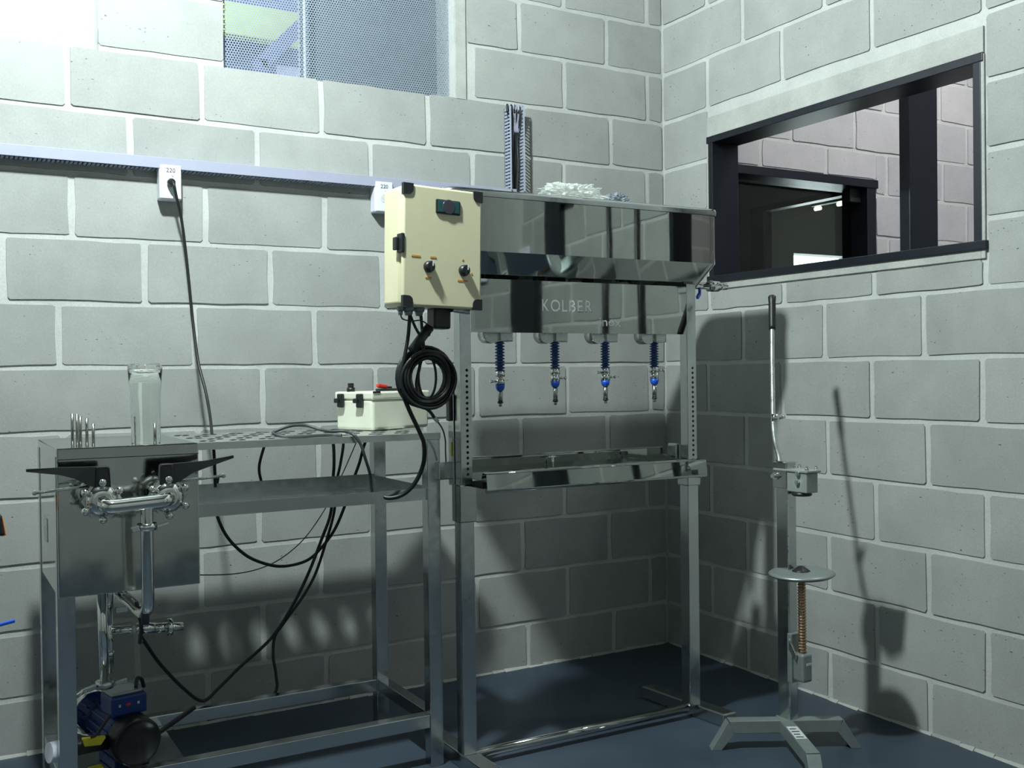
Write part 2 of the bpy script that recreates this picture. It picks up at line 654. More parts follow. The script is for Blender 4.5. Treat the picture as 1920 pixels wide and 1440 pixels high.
grow = lambda h, g: (h[0] - g, h[1] + g, h[2] - g, h[3] + g)
lay(wall_back, jb, -3.05, 0.0, 16, [(W2[0], -0.9, 2.13, W2[3]), (W3[0], W3[1], 2.13, W3[3])], 'back', 'block')
BLK.clear()
lay(wall_back, jb, 0.125, 2.75, 16, [grow(WI, .012)], 'back', 'block_far')
BLK.clear()
lay(wall_right, jr, -3.3, 0.0, 16, [(WR[0] - .018, WR[1] + .018, WR[2] - .035, WR[3] + .085)], 'right', 'block')

# smooth cement band round the right window and the narrow strip beside the perforated window
b = MB()
b.box(-0.004, 0.02, WR[0] - .012, WR[1] + .012, WR[3], WR[3] + .08, 0.002)
b.box(-0.004, 0.02, WR[0] - .014, WR[0], WR[2] - .03, WR[3], 0.002)
b.box(-0.004, 0.02, WR[1], WR[1] + .014, WR[2] - .03, WR[3], 0.002)
b.box(-0.004, 0.02, WR[0], WR[1], WR[2] - .03, WR[2], 0.002)
struct(b.build('trim_1', 'render', origin=(0, 0, 0)))
struct(MB().box(-0.951, -0.906, -0.003, 0.02, 2.126, 2.74, 0.002).build('trim_2', 'render', origin=(0, 0, 0)))
# ragged line of cement left along the floor of both walls
rnd = random.Random(5)
for nm, ax in (('trim_3', 'y'), ('trim_4', 'x')):
    b = MB()
    t = -3.4
    while t < -0.03:
        l = rnd.uniform(.04, .11)
        d, h = rnd.uniform(.004, .014), rnd.uniform(.004, .012)
        if ax == 'y':
            b.hexa([(-d, t, 0), (0.01, t, 0), (0.01, t + l, 0), (-d * .6, t + l, 0), (-.001, t, h), (0.01, t, h), (0.01, t + l, h * .7), (-.001, t + l, h * .7)])
        else:
            b.hexa([(t, -d, 0), (t + l, -d * .6, 0), (t + l, 0.01, 0), (t, 0.01, 0), (t, -.001, h), (t + l, -.001, h * .7), (t + l, 0.01, h * .7), (t, 0.01, h)])
        t += l
    struct(b.build(nm, 'render', origin=(0, 0, 0)))

# ---- window_1: dark steel liner of the opening in the right wall
win1 = bpy.data.objects.new('window_1', None)
col.objects.link(win1)
struct(win1, 'open dark navy steel window frame in the right block wall')
ORI[win1.name] = Vector((0, 0, 0))
y0, y1, z0, z1 = WR
MB().box(-0.008, 0.125, y0 - .012, y1 + .012, z1 - .022, z1 + .004, 0.002).build('head', 'navy', win1)
MB().box(-0.012, 0.125, y0 - .02, y1 + .012, z0 - .004, z0 + .022, 0.002).build('sill', 'navy', win1)
MB().box(-0.006, 0.125, y0 - .004, y0 + .022, z0 + .02, z1 - .02, 0.002).build('jamb', 'navy', win1)
MB().box(-0.006, 0.125, y1 - .022, y1 + .004, z0 + .02, z1 - .02, 0.002).build('jamb', 'navy', win1)
# ---- window_2 / 3: openings filled with perforated sheet
def perforated(name, parent, x0, x1, z0, z1, y, p=0.0094, rh=0.0036):
    R = p / math.sqrt(3)
    V, F = [], []
    rows = int((z1 - z0) / (R * 1.5)) + 1
    cols = int((x1 - x0) / p) + 1
    ang = [math.pi / 6 + k * math.pi / 3 for k in range(6)]
    co = [(math.cos(a), math.sin(a)) for a in ang]
    for r in range(rows):
        z = z0 + r * R * 1.5
        for c in range(cols):
            x = x0 + c * p + (p / 2 if r % 2 else 0)
            i = len(V)
            V += [(x + R * a, y, z + R * s) for a, s in co]
            V += [(x + rh * a, y, z + rh * s) for a, s in co]
            for k in range(6):
                k2 = (k + 1) % 6
                F.append((i + k, i + k2, i + 6 + k2, i + 6 + k))
    me = bpy.data.meshes.new(name)
    me.from_pydata(V, [], F)
    me.materials.append(M['perf'])
    o = bpy.data.objects.new(name, me)
    col.objects.link(o)
    o.parent = parent
    return o


win2 = bpy.data.objects.new('window_2', None); col.objects.link(win2)
struct(win2, 'high window filled with perforated grey metal sheet'); ORI[win2.name] = Vector((0, 0, 0))
perforated('perforated_sheet', win2, W2[0] - .005, W2[1] + .005, W2[2] - .005, W2[3] + .01, 0.045)
MB().box(-1.498, -1.486, 0.050, 0.075, W2[2], W2[3]).build('mullion', 'perf', win2)
MB().box(-1.486, W2[1] + .01, 0.150, 0.165, W2[2] - .0, W2[3]).build('shutter_panel', 'outgrey', win2)
win3 = bpy.data.objects.new('window_3', None); col.objects.link(win3)
struct(win3, 'overexposed high window with perforated sheet at the top left'); ORI[win3.name] = Vector((0, 0, 0))
perforated('perforated_sheet', win3, W3[0] - .005, W3[1] + .005, W3[2] - .005, W3[3] + .01, 0.12)
# ---- window_4: dark inner window beyond the right wall opening
win4 = bpy.data.objects.new('window_4', None); col.objects.link(win4)
struct(win4, 'dark framed inner window seen through the right wall opening'); ORI[win4.name] = Vector((0, 0, 0))
x0, x1, z0, z1 = WI
MB().box(x0 - .004, x1 + .012, -0.012, 0.15, z1 - .035, z1 + .004, .002).build('head', 'navy', win4)
MB().box(x0 - .004, x1 + .004, -0.012, 0.15, z0 - .004, z0 + .035, .002).build('sill', 'navy', win4)
MB().box(x0, x0 + .06, -0.008, 0.15, z0, z1, .002).build('jamb', 'navy', win4)
MB().box(x1 - .06, x1, -0.008, 0.15, z0, z1, .002).build('jamb', 'navy', win4)
MB().box(x1 - .13, x1 - .06, 0.03, 0.07, z1 - .10, z1 - .035, .002).build('latch', 'black', win4)
MB().box(x0 + .06, x1 - .06, 0.09, 0.096, z0 + .03, z1 - .03).build('pane', 'pane', win4)

# ---- outside seen through the perforated sheet
o = MB().box(-1.72, -0.99, 2.05, 2.25, 0, 3.8).box(-0.99, -0.2, 2.05, 2.25, 2.785, 3.8).build('neighbour_building', 'outblue')
tag(o, 'blue-grey neighbouring building behind the perforated high window', 'building')
o = MB().box(-1.7, -0.86, 1.9, 2.0, 2.87, 3.03).box(-1.68, -1.6, 1.92, 1.98, 0, 2.87).build('green_awning', 'outgreen')
tag(o, 'pale green awning panel seen behind the perforated high window', 'awning')
o = MB().bar((-1.15, 1.8, 2.70), (-0.60, 1.8, 3.28), .06, .07).bar((-1.15, 1.8, 0), (-1.15, 1.8, 2.72), .06, .06).build('roof_strut', 'outblue')
tag(o, 'diagonal blue-grey roof strut seen behind the perforated high window', 'strut')

# ================================================================== LAMPS
def bulb_lamp(name, label, loc, power, rgb, r=0.07):
    t = thing(name, label, 'lamp', (loc[0], loc[1], loc[2]))
    x, y, z = loc
    MB().cyl((x, y, H), (x, y, H - .025), .05).build('canopy', 'white', t)
    MB().cyl((x, y, H - .02), (x, y, z + .12), .004, n=8).build('cord', 'rubber', t)
    MB().cyl((x, y, z + .13), (x, y, z + .055), .018, .022).build('socket', 'black', t)
    b = MB()
    b.sphere((x, y, z), r, 12, 8)
    b.build('bulb', emis(name + '_glow', rgb, power), t)
    return t


bulb_lamp('pendant_lamp', 'bare white bulb hanging from the ceiling above the bottle rinser', LAMP, LAMP_POWER, (0.89, 1.0, 0.985))
t = thing('fill_tube', 'added fill light, an unseen tube on the ceiling of the next room', 'lamp', (1.3, -1.6, 3.7))  # tube light added out of view to brighten the next room's walls
MB().box(0.65, 1.95, -1.64, -1.56, 3.73, H, .004).build('housing', 'white', t)
MB().cyl((0.68, -1.6, 3.705), (1.92, -1.6, 3.705), .014, n=10).build('tube', emis('tube_glow', (0.98, 0.97, 1.0), FILL_TUBE_POWER), t)

t = thing('yellow_tube_lamp', 'small yellow tube lamp glowing in the dark room behind the inner window', 'lamp', (2.56, 1.4, 2.2))
for yy in (1.36, 1.62):
    MB().cyl((2.56, yy, 2.7), (2.56, yy, 2.22), .006, n=8).build('hanger', 'black', t)
MB().box(2.54, 2.58, 1.25, 1.66, 2.215, 2.235, .003).build('housing', 'greypaint', t)
MB().cyl((2.555, 1.28, 2.2), (2.56, 1.44, 2.2), .013, n=10).build('tube', emis('yellow_tube_glow', (1.0, 0.93, 0.55), 9.0), t)
MB().cyl((2.57, 1.60, 2.2), (2.572, 1.65, 2.2), .012, n=10).build('tube', emis('pale_tube_glow', (1.0, 0.95, 0.7), 7.0), t)

# ================================================================== FILLING MACHINE
fm = thing('bottle_filling_machine', 'tall polished steel bottle filler with four nozzles and KOLBER lettering', 'filling machine', (-0.92, -0.77, 0))
PXL, PXR = -1.326, -0.512
for px in (PXL, PXR):
    xa, xb, yf = (px + .004, px + .002, -1.0) if px == PXL else (px + .006, px + .045, -0.905)
    MB().hexa([(xb - .026, yf, 0), (xb + .026, yf, 0), (xa + .026, -.53, 0), (xa - .026, -.53, 0), (xb - .026, yf, .042), (xb + .026, yf, .042), (xa + .026, -.53, .042), (xa - .026, -.53, .042)], .004).build('foot', 'legsteel', fm)
    MB().box(px - .021, px + .021, -0.791, -0.749, 0.042, 0.80, .002).build('lower_post', 'legsteel', fm)
    MB().box(px - .0185, px + .0185, -0.790, -0.753, 0.78, 1.40, .002).build('upper_post', 'legsteel', fm)
    b = MB()
    for k in range(20):
        z = 0.835 + k * 0.0155
        b.cyl((px + .003, -0.7905, z), (px + .003, -0.7860, z), .0042, n=10)
    h = b.build('pin_holes', 'dark', fm)
    h['kind'] = 'stuff'
MB().cyl((PXL + .02, -0.77, 0.032), (PXR - .02, -0.77, 0.032), .014, n=14).build('crossbar', 'steel', fm)
# rear side plate with sensor on the left post
MB().box(PXL - .021, PXL + .002, -0.748, -0.715, 0.80, 1.075, .002).build('side_plate', 'legsteel', fm)
MB().box(PXL - .031, PXL - .021, -0.745, -0.722, 0.985, 1.06, .003).build('sensor', 'black', fm)
MB().box(PXL - .0235, PXL - .021, -0.741, -0.735, 0.885, 0.925).build('warning_strip', 'yellow', fm)

# tank (open hopper)
TX0, TX1, TY0, TY1 = -1.405, -0.418, -0.83, -0.46
ZC, ZT = 1.463, 1.622


def rrect(x0, x1, y0, y1, r, z, n=5):
    out = []
    for cx, cy, a0 in ((x1 - r, y0 + r, -math.pi / 2), (x1 - r, y1 - r, 0), (x0 + r, y1 - r, math.pi / 2), (x0 + r, y0 + r, math.pi)):
        for k in range(n + 1):
            a = a0 + math.pi / 2 * k / n
            out.append((cx + r * math.cos(a), cy + r * math.sin(a), z))
    return out


b = MB()
b.rings([rrect(TX0, TX1, TY0, TY1, .05, ZT), rrect(TX0, TX1, TY0, TY1, .05, ZC)], False, False)
b.rings([rrect(TX0, TX1, TY0, TY1, .05, ZC), rrect(TX0 + .042, TX1 - .045, -0.772, TY1 + .05, .03, 1.389)], False, False)
b.rings([rrect(TX0 + .042, TX1 - .045, -0.772, TY1 + .05, .03, 1.389), rrect(TX0 + .045, TX1 - .048, -0.77, TY1 + .053, .03, 1.387)], False, True)
ia = .003
b.rings([rrect(TX0 + ia, TX1 - ia, TY0 + ia, TY1 - ia, .048, ZT), rrect(TX0 + ia, TX1 - ia, TY0 + ia, TY1 - ia, .048, ZC + .001), rrect(TX0 + .045, TX1 - .048, -0.769, TY1 + .055, .03, 1.393)], False, True)
tank = b.build('tank', 'tank', fm)
b = MB()
b.rings([rrect(TX0 - .004, TX1 + .004, TY0 - .004, TY1 + .004, .054, ZT - .006), rrect(TX0 - .006, TX1 + .006, TY0 - .006, TY1 + .006, .056, ZT + .006),
         rrect(TX0 - .004, TX1 + .004, TY0 - .004, TY1 + .004, .054, ZT + .014), rrect(TX0 + .012, TX1 - .012, TY0 + .012, TY1 - .012, .04, ZT + .014)], False, False)
b.build('rim', 'legsteel', tank)

# front panel with cut-out lettering
def letter_loops(body, x, z, wd, ht):
    """outline loops of a word, scaled to wd x ht and centred on (x, z)"""
    me = text_mesh(body, 0.1, 0.0, 0.0012)
    bm_ = bmesh.new()
    bm_.from_mesh(me)
    bmesh.ops.remove_doubles(bm_, verts=bm_.verts, dist=1e-6)
    xs = [v.co.x for v in bm_.verts]
    ys = [v.co.y for v in bm_.verts]
    w_, h_ = max(xs) - min(xs), max(ys) - min(ys)
    cx_, cy_ = (max(xs) + min(xs)) / 2, (max(ys) + min(ys)) / 2
    todo = {e for e in bm_.edges if len(e.link_faces) == 1}
    loops = []
    while todo:
        e = todo.pop()
        a, c = e.verts
        lp = [a, c]
        while True:
            nx = [q for q in lp[-1].link_edges if q in todo]
            if not nx:
                break
            todo.discard(nx[0])
            o_ = nx[0].other_vert(lp[-1])
            if o_ is lp[0]:
                break
            lp.append(o_)
        loops.append([(x + (v.co.x - cx_) * wd / w_, z + (v.co.y - cy_) * ht / h_) for v in lp])
    bm_.free()
    bb = lambda l: (min(p[0] for p in l), max(p[0] for p in l), min(p[1] for p in l), max(p[1] for p in l))
    outer, inner = [], []
    for l in loops:
        q = bb(l)
        ins = any(k is not l and bb(k)[0] < q[0] and bb(k)[1] > q[1] and bb(k)[2] < q[2] and bb(k)[3] > q[3] for k in loops)
        (inner if ins else outer).append(l)
    return outer, inner


def plate(name, loops, y0, y1, material, parent):
    cu = bpy.data.curves.new('plate', 'CURVE')
    cu.dimensions = '2D'
    cu.fill_mode = 'BOTH'
    cu.extrude = (y1 - y0) / 2
    for l in loops:
        sp_ = cu.splines.new('POLY')
        sp_.points.add(len(l) - 1)
        for pt, p in zip(sp_.points, l):
            pt.co = (p[0], p[1], 0, 1)
        sp_.use_cyclic_u = True
    o_ = bpy.data.objects.new('plate', cu)
    col.objects.link(o_)
    me = bpy.data.meshes.new_from_object(o_.evaluated_get(bpy.context.evaluated_depsgraph_get()))
    bpy.data.objects.remove(o_)
    me.transform(Matrix.Translation(-ORI[parent.name]) @ Matrix.Translation((0, (y0 + y1) / 2, 0)) @ Matrix.Rotation(math.pi / 2, 4, 'X'))
    b_ = MB()
    b_.bm.from_mesh(me)
    bmesh.ops.remove_doubles(b_.bm, verts=b_.bm.verts, dist=1e-6)
    ob = b_.build(name, material, parent, local=True)
    ORI[ob.name] = ORI[parent.name]
    return ob


outs, inns = [], []
for ch, wx, cx_ in (('K', .024, -1.058), ('O', .034, -1.024), ('L', .020, -0.991), ('B', .024, -0.964), ('E', .021, -0.936), ('R', .025, -0.905)):
    a_, c_ = letter_loops(ch, cx_, 1.3185, wx, .036)
    outs += a_
    inns += c_
a_, c_ = letter_loops('inox', -0.826, 1.272, .082, .026)
outs += a_
inns += c_
panel = plate('front_panel', [[(-1.306, 1.237), (-0.513, 1.237), (-0.513, 1.390), (-1.306, 1.390)]] + outs, -0.789, -0.787, 'tank', fm)
for l in inns:
    plate('letter_counter', [l], -0.789, -0.787, 'tank', panel)
MB().box(-1.306, -0.513, -0.787, -0.775, 1.237, 1.239).build('panel_return', 'steel', fm)

# four filling nozzles
NX = [(-1.188, 0), (-0.998, 1), (-0.814, 2), (-0.624, 3)]
NYY = -0.74
for x, k in NX:
    nz = MB().box(x - .008, x + .034, NYY - .022, NYY + .02, 1.212, 1.262, .003).build('nozzle', 'brushed', fm)
    MB().cyl((x - .03, NYY - .012, 1.235), (x - .03, NYY + .03, 1.235), .028, n=20).build('valve_body', 'brushed', nz)
    MB().cyl((x - .012, NYY, 1.222), (x - .05, NYY, 1.222), .007, n=10).build('valve_stem', 'chrome', nz)
    ln = .09 if k == 0 else (.083 if k < 3 else .081)
    zt, zb = 1.212, 1.212 - ln
    prof = [(.008, 0)]
    nr = 10
    for i in range(nr):
        h = ln * i / nr
        prof += [(.0085, h + .001), (.0145, h + ln / nr * .35), (.0145, h + ln / nr * .65), (.0085, h + ln / nr * .98)]
    MB().lathe(prof, (x, NYY, zb), (0, 0, 1), 16).build('bellows', 'blue', nz)
    zc = zb - .035
    if k == 0:
        MB().cyl((x, NYY, zb + .004), (x, NYY, zb - .012), .0145, n=16).cyl((x, NYY, zb - .012), (x, NYY, zb - .02), .008, n=12).cyl((x, NYY, zb - .02), (x, NYY, zc), .0135, n=16).build('collar', 'chrome', nz)
    else:
        MB().cyl((x, NYY, zb + .003), (x, NYY, zb - .015), .0150, n=16).cyl((x, NYY, zb - .0165), (x, NYY, zc), .0142, n=16).build('collar', 'chrome', nz)
    side = {0: [(-1, -.026)], 1: [(1, -.026)], 2: [(-1, -.010), (1, -.025)], 3: [(1, -.008)]}[k]
    for s, dz in side:
        MB().cyl((x + s * .012, NYY, zb + dz), (x + s * .034, NYY - .004, zb + dz), .003, n=8).cyl((x + s * .030, NYY - .004, zb + dz), (x + s * .036, NYY - .005, zb + dz), .0045, n=8).build('tap_pin', 'chrome', nz)
    MB().lathe([(.0070, 0), (.0105, .003), (.0132, .010), (.0140, .019)], (x, NYY, zc - .019), (0, 0, 1), 16).build('cone', 'bluebright', nz)
    ze = zc - .019
    MB().cyl((x, NYY, ze + .002), (x, NYY, 1.034), .0070, n=14).cyl((x, NYY, 1.034), (x, NYY, 1.022), .0058, .0040, n=12).build('tube', 'pipe', nz)
    MB().cyl((x, NYY, 1.032), (x, NYY, 1.0365), .0085, n=12).build('o_ring', 'rubber', nz)

# drip tray on brackets
TL, TR = -1.322, -0.548
prof = [(-0.680, .872), (-0.680, .827), (-0.868, .824), (-0.876, .846), (-0.897, .843), (-0.903, .800)]
b = MB()
for (ya1, za1), (yb1, zb1) in zip(prof[:-1], prof[1:]):
    b.bar((TL, (ya1 + yb1) / 2, (za1 + zb1) / 2), (TR, (ya1 + yb1) / 2, (za1 + zb1) / 2), math.hypot(yb1 - ya1, zb1 - za1), .0016, upv=Vector((1, 0, 0)).cross(Vector((0, yb1 - ya1, zb1 - za1))))
b.cyl((TL, -0.897, .7975), (TR, -0.897, .7975), .0065, n=14)
b.cyl((TL, -0.680, .872), (TR, -0.680, .872), .0022, n=8)
b.cyl((TL, -0.8965, .8435), (TR, -0.8965, .8435), .0022, n=8)
tray = b.build('drip_tray', 'tank', fm)
MB().prism([(TR - .003, -0.679, .826), (TR - .003, -0.679, .850), (TR - .003, -0.76, .838), (TR - .003, -0.875, .838), (TR - .003, -0.875, .826)], (.003, 0, 0)).build('end_plate', 'tank', tray)
b = MB().cyl((-0.985, -0.70, .83), (-0.985, -0.70, .862), .004, n=8).cyl((-1.005, -0.705, .862), (-0.962, -0.695, .862), .004, n=8)
b.build('clamp_screw', 'chrome', tray)
MB().box(PXL - .062, PXL - .019, -0.735, -0.705, .818, .868, .003).build('tray_bracket', 'legsteel', fm)
MB().box(PXL - .026, PXL + .026, -0.797, -0.743, .700, .806, .003).build('tray_sleeve', 'tank', fm)
MB().box(PXL + .02, PXL + .05, -0.845, -0.78, .797, .815, .003).build('tray_arm', 'black', fm)
MB().box(PXR - .026, PXR + .026, -0.797, -0.743, .752, .815, .003).build('tray_sleeve', 'legsteel', fm)
MB().box(PXR - .03, PXR - .012, -0.742, -0.70, .826, .885, .003).build('tray_bracket', 'legsteel', fm)
MB().cyl((PXR + .012, -0.81, .812), (PXR + .012, -0.81, .778), .007, n=12).build('height_knob', 'chrome', fm)
# outlet tap at the right end of the tank
ty = -0.70
tap = MB().cyl((-0.47, ty, 1.402), (-0.36, ty, 1.404), .011, n=14).cyl((-0.362, ty, 1.404), (-0.322, ty, 1.404), .0185, n=18).cyl((-0.324, ty, 1.404), (-0.285, ty, 1.404), .0115, n=14).build('outlet_tap', 'chrome', fm)
MB().cyl((-0.405, ty - .005, 1.40), (-0.408, ty - .008, 1.372), .005, n=10).bar((-0.408, ty - .008, 1.376), (-0.428, ty - .02, 1.362), .008, .010).build('tap_handle', 'bluebright', tap)

# ================================================================== CONTROL BOX
ya = math.radians(5.0)
cb = thing('control_box', 'cream electrical control box with two black knobs beside the steel tank', 'control box', (0, 0, 0))
cb.rotation_euler = (0, math.radians(1.2), ya)
cb.location = (-1.462, -0.93, 1.296)
ORI[cb.name] = Vector((0, 0, 0))
Wb, Hb, Db = 0.238, 0.312, 0.115


def L(bld, name, material, parent):
    return bld.build(name, material, parent, local=True)


body = L(MB().box(-Wb / 2, Wb / 2, 0.018, Db, 0, Hb, .012, 3, True), 'body', 'cream', cb)
door = L(MB().box(-Wb / 2 - .001, Wb / 2 + .001, 0.0, 0.016, -.002, Hb + .002, .006, 3, True), 'door', 'cream', cb)
for sx in (-1, 1):
    for sz in (0, 1):
        cx = sx * (Wb / 2 - .0125)
        cz = .011 if sz == 0 else Hb - .011
        poly = []
        hw, hh = .0145, .0145
        qx, qz = -sx, (1 if sz == 0 else -1)
        for k in range(6):
            a = math.pi / 2 * k / 5
            poly.append((cx + qx * (hw - .014 + .014 * math.cos(a)), -.003, cz + qz * (hh - .014 + .014 * math.sin(a))))
        poly += [(cx - qx * hw, -.003, cz + qz * hh), (cx - qx * hw, -.003, cz - qz * hh), (cx + qx * hw, -.003, cz - qz * hh)]
        L(MB().prism(poly, (0, .012, 0)), 'corner_cap', 'black', cb)
dsp = L(MB().box(-.025, .050, -.005, .002, .245, .283, .004, 2), 'display', 'black', cb)
L(MB().box(-.020, .045, -.0062, -.0045, .249, .279, .002), 'screen', 'teal', dsp)
L(MB().lathe([(.020, 0), (.018, .001)], (.0125, -.0060, .264), (0, -1, 0), 20), 'screen_window', 'lens', dsp)
for kx, kz, lab in ((-.0455, .103, 'L'), (.062, .100, 'R')):
    kn = L(MB().lathe([(.0150, 0), (.0150, .008), (.0140, .009), (.0130, .014), (.010, .0155)], (kx, 0, kz), (0, -1, 0), 20), 'knob', 'black', cb)
    L(MB().box(kx - .0025, kx + .0035, -.0185, -.012, kz - .013, kz + .014, .001), 'pointer_grip', 'black', kn)
    L(MB().box(kx + .002, kx + .005, -.0192, -.016, kz + .001, kz + .014), 'pointer_mark', 'socket', kn)


# tiny orange legends round the knobs (too small to read in the photo: printed strips)
for lx, lz, lw in ((-.083, .129, .026), (-.031, .129, .018), (-.0455, .075, .018), (.060, .129, .004), (.088, .094, .004), (.060, .073, .032)):
    L(MB().box(lx - lw / 2, lx + lw / 2, -.0012, .0, lz - .002, lz + .002), 'legend', 'orangeink', cb)
lt = L(MB().box(-Wb / 2 - .008, -Wb / 2 + .002, -.004, .024, .135, .185, .003), 'latch', 'black', cb)
L(MB().box(-Wb / 2 - .016, -Wb / 2 - .006, .012, .032, .142, .176, .003), 'latch_lever', 'black', lt)
for gx, gr in ((-.092, .009), (-.068, .0155), (-.036, .0145)):
    L(MB().cyl((gx, .065, .004), (gx, .065, -.010), gr, n=14).cyl((gx, .065, -.009), (gx, .065, -.022), gr * .85, gr * .6, n=14), 'cable_gland', 'greypaint', cb)
L(MB().box(-.002, .050, .04, .085, -.055, .004, .006), 'mounting_clamp', 'black', cb)
L(MB().bar((.045, .03, .0), (.10, .03, -.004), .02, .02, .003), 'mounting_arm', 'legsteel', cb)
L(MB().cyl((-.068, .045, -.115), (-.010, .055, -.052), .0125, .0135, n=14), 'clamp_handle', 'rubber', cb)
L(MB().tube([(-.092, .065, -.02), (-.085, .064, -.032), (-.06, .062, -.036), (-.035, .058, -.034), (-.018, .05, -.045), (-.012, .045, -.06), (-.017, .042, -.075)], .002, 6), 'thin_wire', 'greycable', cb)

# coil of cable hung below the control box
cc = Vector((-1.478, -0.855, 1.108))
coil = thing('cable_coil', 'coil of black cable hanging below the cream control box', 'cable', (cc.x, cc.y, 1.02))
rnd = random.Random(11)
b = MB()
for k in range(15):
    rr = 0.056 + 0.0245 * (k % 5) / 4 + rnd.uniform(-.002, .002)
    yy = -0.012 + 0.012 * (k // 5) + rnd.uniform(-.003, .003)
    ex, ez = rnd.uniform(-.004, .004), rnd.uniform(-.004, .004)
    sq = rnd.uniform(.96, 1.03)
    pts = [(cc.x + ex + rr * math.cos(a), cc.y + yy + .003 * math.sin(3 * a + k), cc.z + ez + rr * sq * math.sin(a)) for a in [2 * math.pi * j / 28 for j in range(28)]]
    b.tube(pts, .0046, 7, closed=True, smoothpath=False)
b.build('loops', 'rubber', coil)
pts = [(cc.x + .004 + .026 * math.cos(a), cc.y + .004, cc.z + .004 + .058 * math.sin(a)) for a in [2 * math.pi * j / 28 for j in range(28)]]
MB().tube(pts, .0036, 7, closed=True, smoothpath=False).build('small_loop', 'rubber', coil)
MB().tube([(-1.5295, -0.866, 1.276), (-1.535, -0.865, 1.22), (-1.545, -0.862, 1.165), (-1.556, -0.858, 1.12), (-1.553, -0.855, 1.08)], .0052, 8).build('lead', 'rubber', coil)
MB().tube([(-1.528, -0.866, 1.276), (-1.515, -0.868, 1.245), (-1.50, -0.872, 1.215), (-1.492, -0.872, 1.19)], .004, 8).build('lead', 'rubber', coil)
MB().tube([(-1.497, -0.866, 1.276), (-1.495, -0.868, 1.23), (-1.492, -0.868, 1.185), (-1.50, -0.86, 1.14), (-1.508, -0.855, 1.09), (-1.495, -0.855, 1.055)], .0046, 8).build('lead', 'rubber', coil)
MB().tube([(-1.553, -0.85, 1.09), (-1.537, -0.845, 1.051), (-1.519, -0.84, 1.015), (-1.487, -0.825, 0.963), (-1.462, -0.80, 0.924), (-1.454, -0.775, 0.871), (-1.470, -0.755, 0.819), (-1.498, -0.735, 0.786), (-1.535, -0.715, 0.776), (-1.565, -0.69, 0.79)], .0062, 8).build('lead', 'rubber', coil)
MB().tube([(-1.488, -0.86, 1.03), (-1.462, -0.84, 1.018), (-1.440, -0.82, 1.000)], .0045, 8).build('sensor_lead', 'rubber', coil)
MB().cyl((-1.442, -0.822, 1.002), (-1.428, -0.815, .990), .006, n=10).build('ferrule', 'label', coil)
MB().tube([(-1.428, -0.815, .990), (-1.405, -0.80, .965), (-1.388, -0.78, .935), (-1.378, -0.76, .905), (-1.372, -0.75, .87)], .0022, 6).build('sensor_wire', 'greycable', coil)

# ================================================================== BOTTLE RINSER TABLE
rt = thing('bottle_rinser_table', 'stainless bottle rinser table with square legs, cabinet and black lever valves', 'rinser', (-1.88, -0.5, 0))
LX, RX, FY, BY, ZTOP = -2.367, -1.396, -0.70, -0.30, 0.952
for x in (LX, RX):
    for y in (FY, BY):
        MB().box(x - .02, x + .02, y - .02, y + .02, 0.0, ZTOP - .018, .002).build('leg', 'legsteel', rt)
# perforated top with round bottle holes
CX0, CX1 = -2.055, -1.376
b = MB()
px_, py_ = 0.078, 0.078
rows = 5
ya_ = FY - .02
nrow = 5
bm = b.bm


def cell(x0, x1, y0, y1, z, r, hole=True):
    if not hole:
        bm.faces.new([bm.verts.new(p) for p in ((x0, y0, z), (x1, y0, z), (x1, y1, z), (x0, y1, z))])
        return
    cx, cy = (x0 + x1) / 2, (y0 + y1) / 2
    n = 16
    inner, outer, low = [], [], []
    for k in range(n):
        a = 2 * math.pi * k / n + math.pi / 4
        c, s = math.cos(a), math.sin(a)
        m = max(abs(c), abs(s))
        outer.append(bm.verts.new((cx + c / m * (x1 - x0) / 2, cy + s / m * (y1 - y0) / 2, z)))
        inner.append(bm.verts.new((cx + c * r, cy + s * r, z)))
        low.append(bm.verts.new((cx + c * r, cy + s * r, z - .002)))
    for k in range(n):
        k2 = (k + 1) % n
        bm.faces.new((outer[k], outer[k2], inner[k2], inner[k]))
        bm.faces.new((inner[k], inner[k2], low[k2], low[k]))


HOLES = []
yy = -0.70
for r in range(5):
    xs = CX0 + (px_ / 2 if r % 2 else 0)
    if r % 2:
        cell(CX0, xs, yy, yy + py_, ZTOP, .02, False)
    x = xs
    while x + px_ < CX1 + .001:
        cell(x, x + px_, yy, yy + py_, ZTOP, .0200, True)
        HOLES.append((x + px_ / 2, yy + py_ / 2))
        x += px_
    if CX1 - x > .001:
        cell(x, CX1, yy, yy + py_, ZTOP, .02, False)
    yy += py_
cell(CX0, CX1, -0.72, -0.70, ZTOP, .02, False)
cell(CX0, CX1, yy, -0.28, ZTOP, .02, False)
b.build('table_top', 'satin', rt)
rim_me = None  # black rings added in the holes; their colour stands in for the shade inside
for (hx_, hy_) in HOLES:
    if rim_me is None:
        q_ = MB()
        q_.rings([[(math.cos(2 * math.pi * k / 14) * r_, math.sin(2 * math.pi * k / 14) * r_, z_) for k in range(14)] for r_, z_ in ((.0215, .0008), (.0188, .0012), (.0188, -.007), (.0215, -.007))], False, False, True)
        o = q_.build('hole_shade_ring', 'rubber', rt, local=True)
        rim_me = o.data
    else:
        o = bpy.data.objects.new('hole_shade_ring', rim_me)
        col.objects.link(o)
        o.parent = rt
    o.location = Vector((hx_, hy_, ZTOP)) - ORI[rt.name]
b = MB().box(CX0, CX1, -0.7215, -0.7195, ZTOP - .018, ZTOP + .0005)
b.build('front_edge', 'satin', rt)
MB().box(CX0, CX1, -0.2815, -0.2795, ZTOP - .018, ZTOP + .0005).build('rear_edge', 'satin', rt)
MB().box(CX1 - .001, CX1 + .001, -0.7215, -0.2795, ZTOP - .018, ZTOP + .0005).build('side_edge', 'satin', rt)
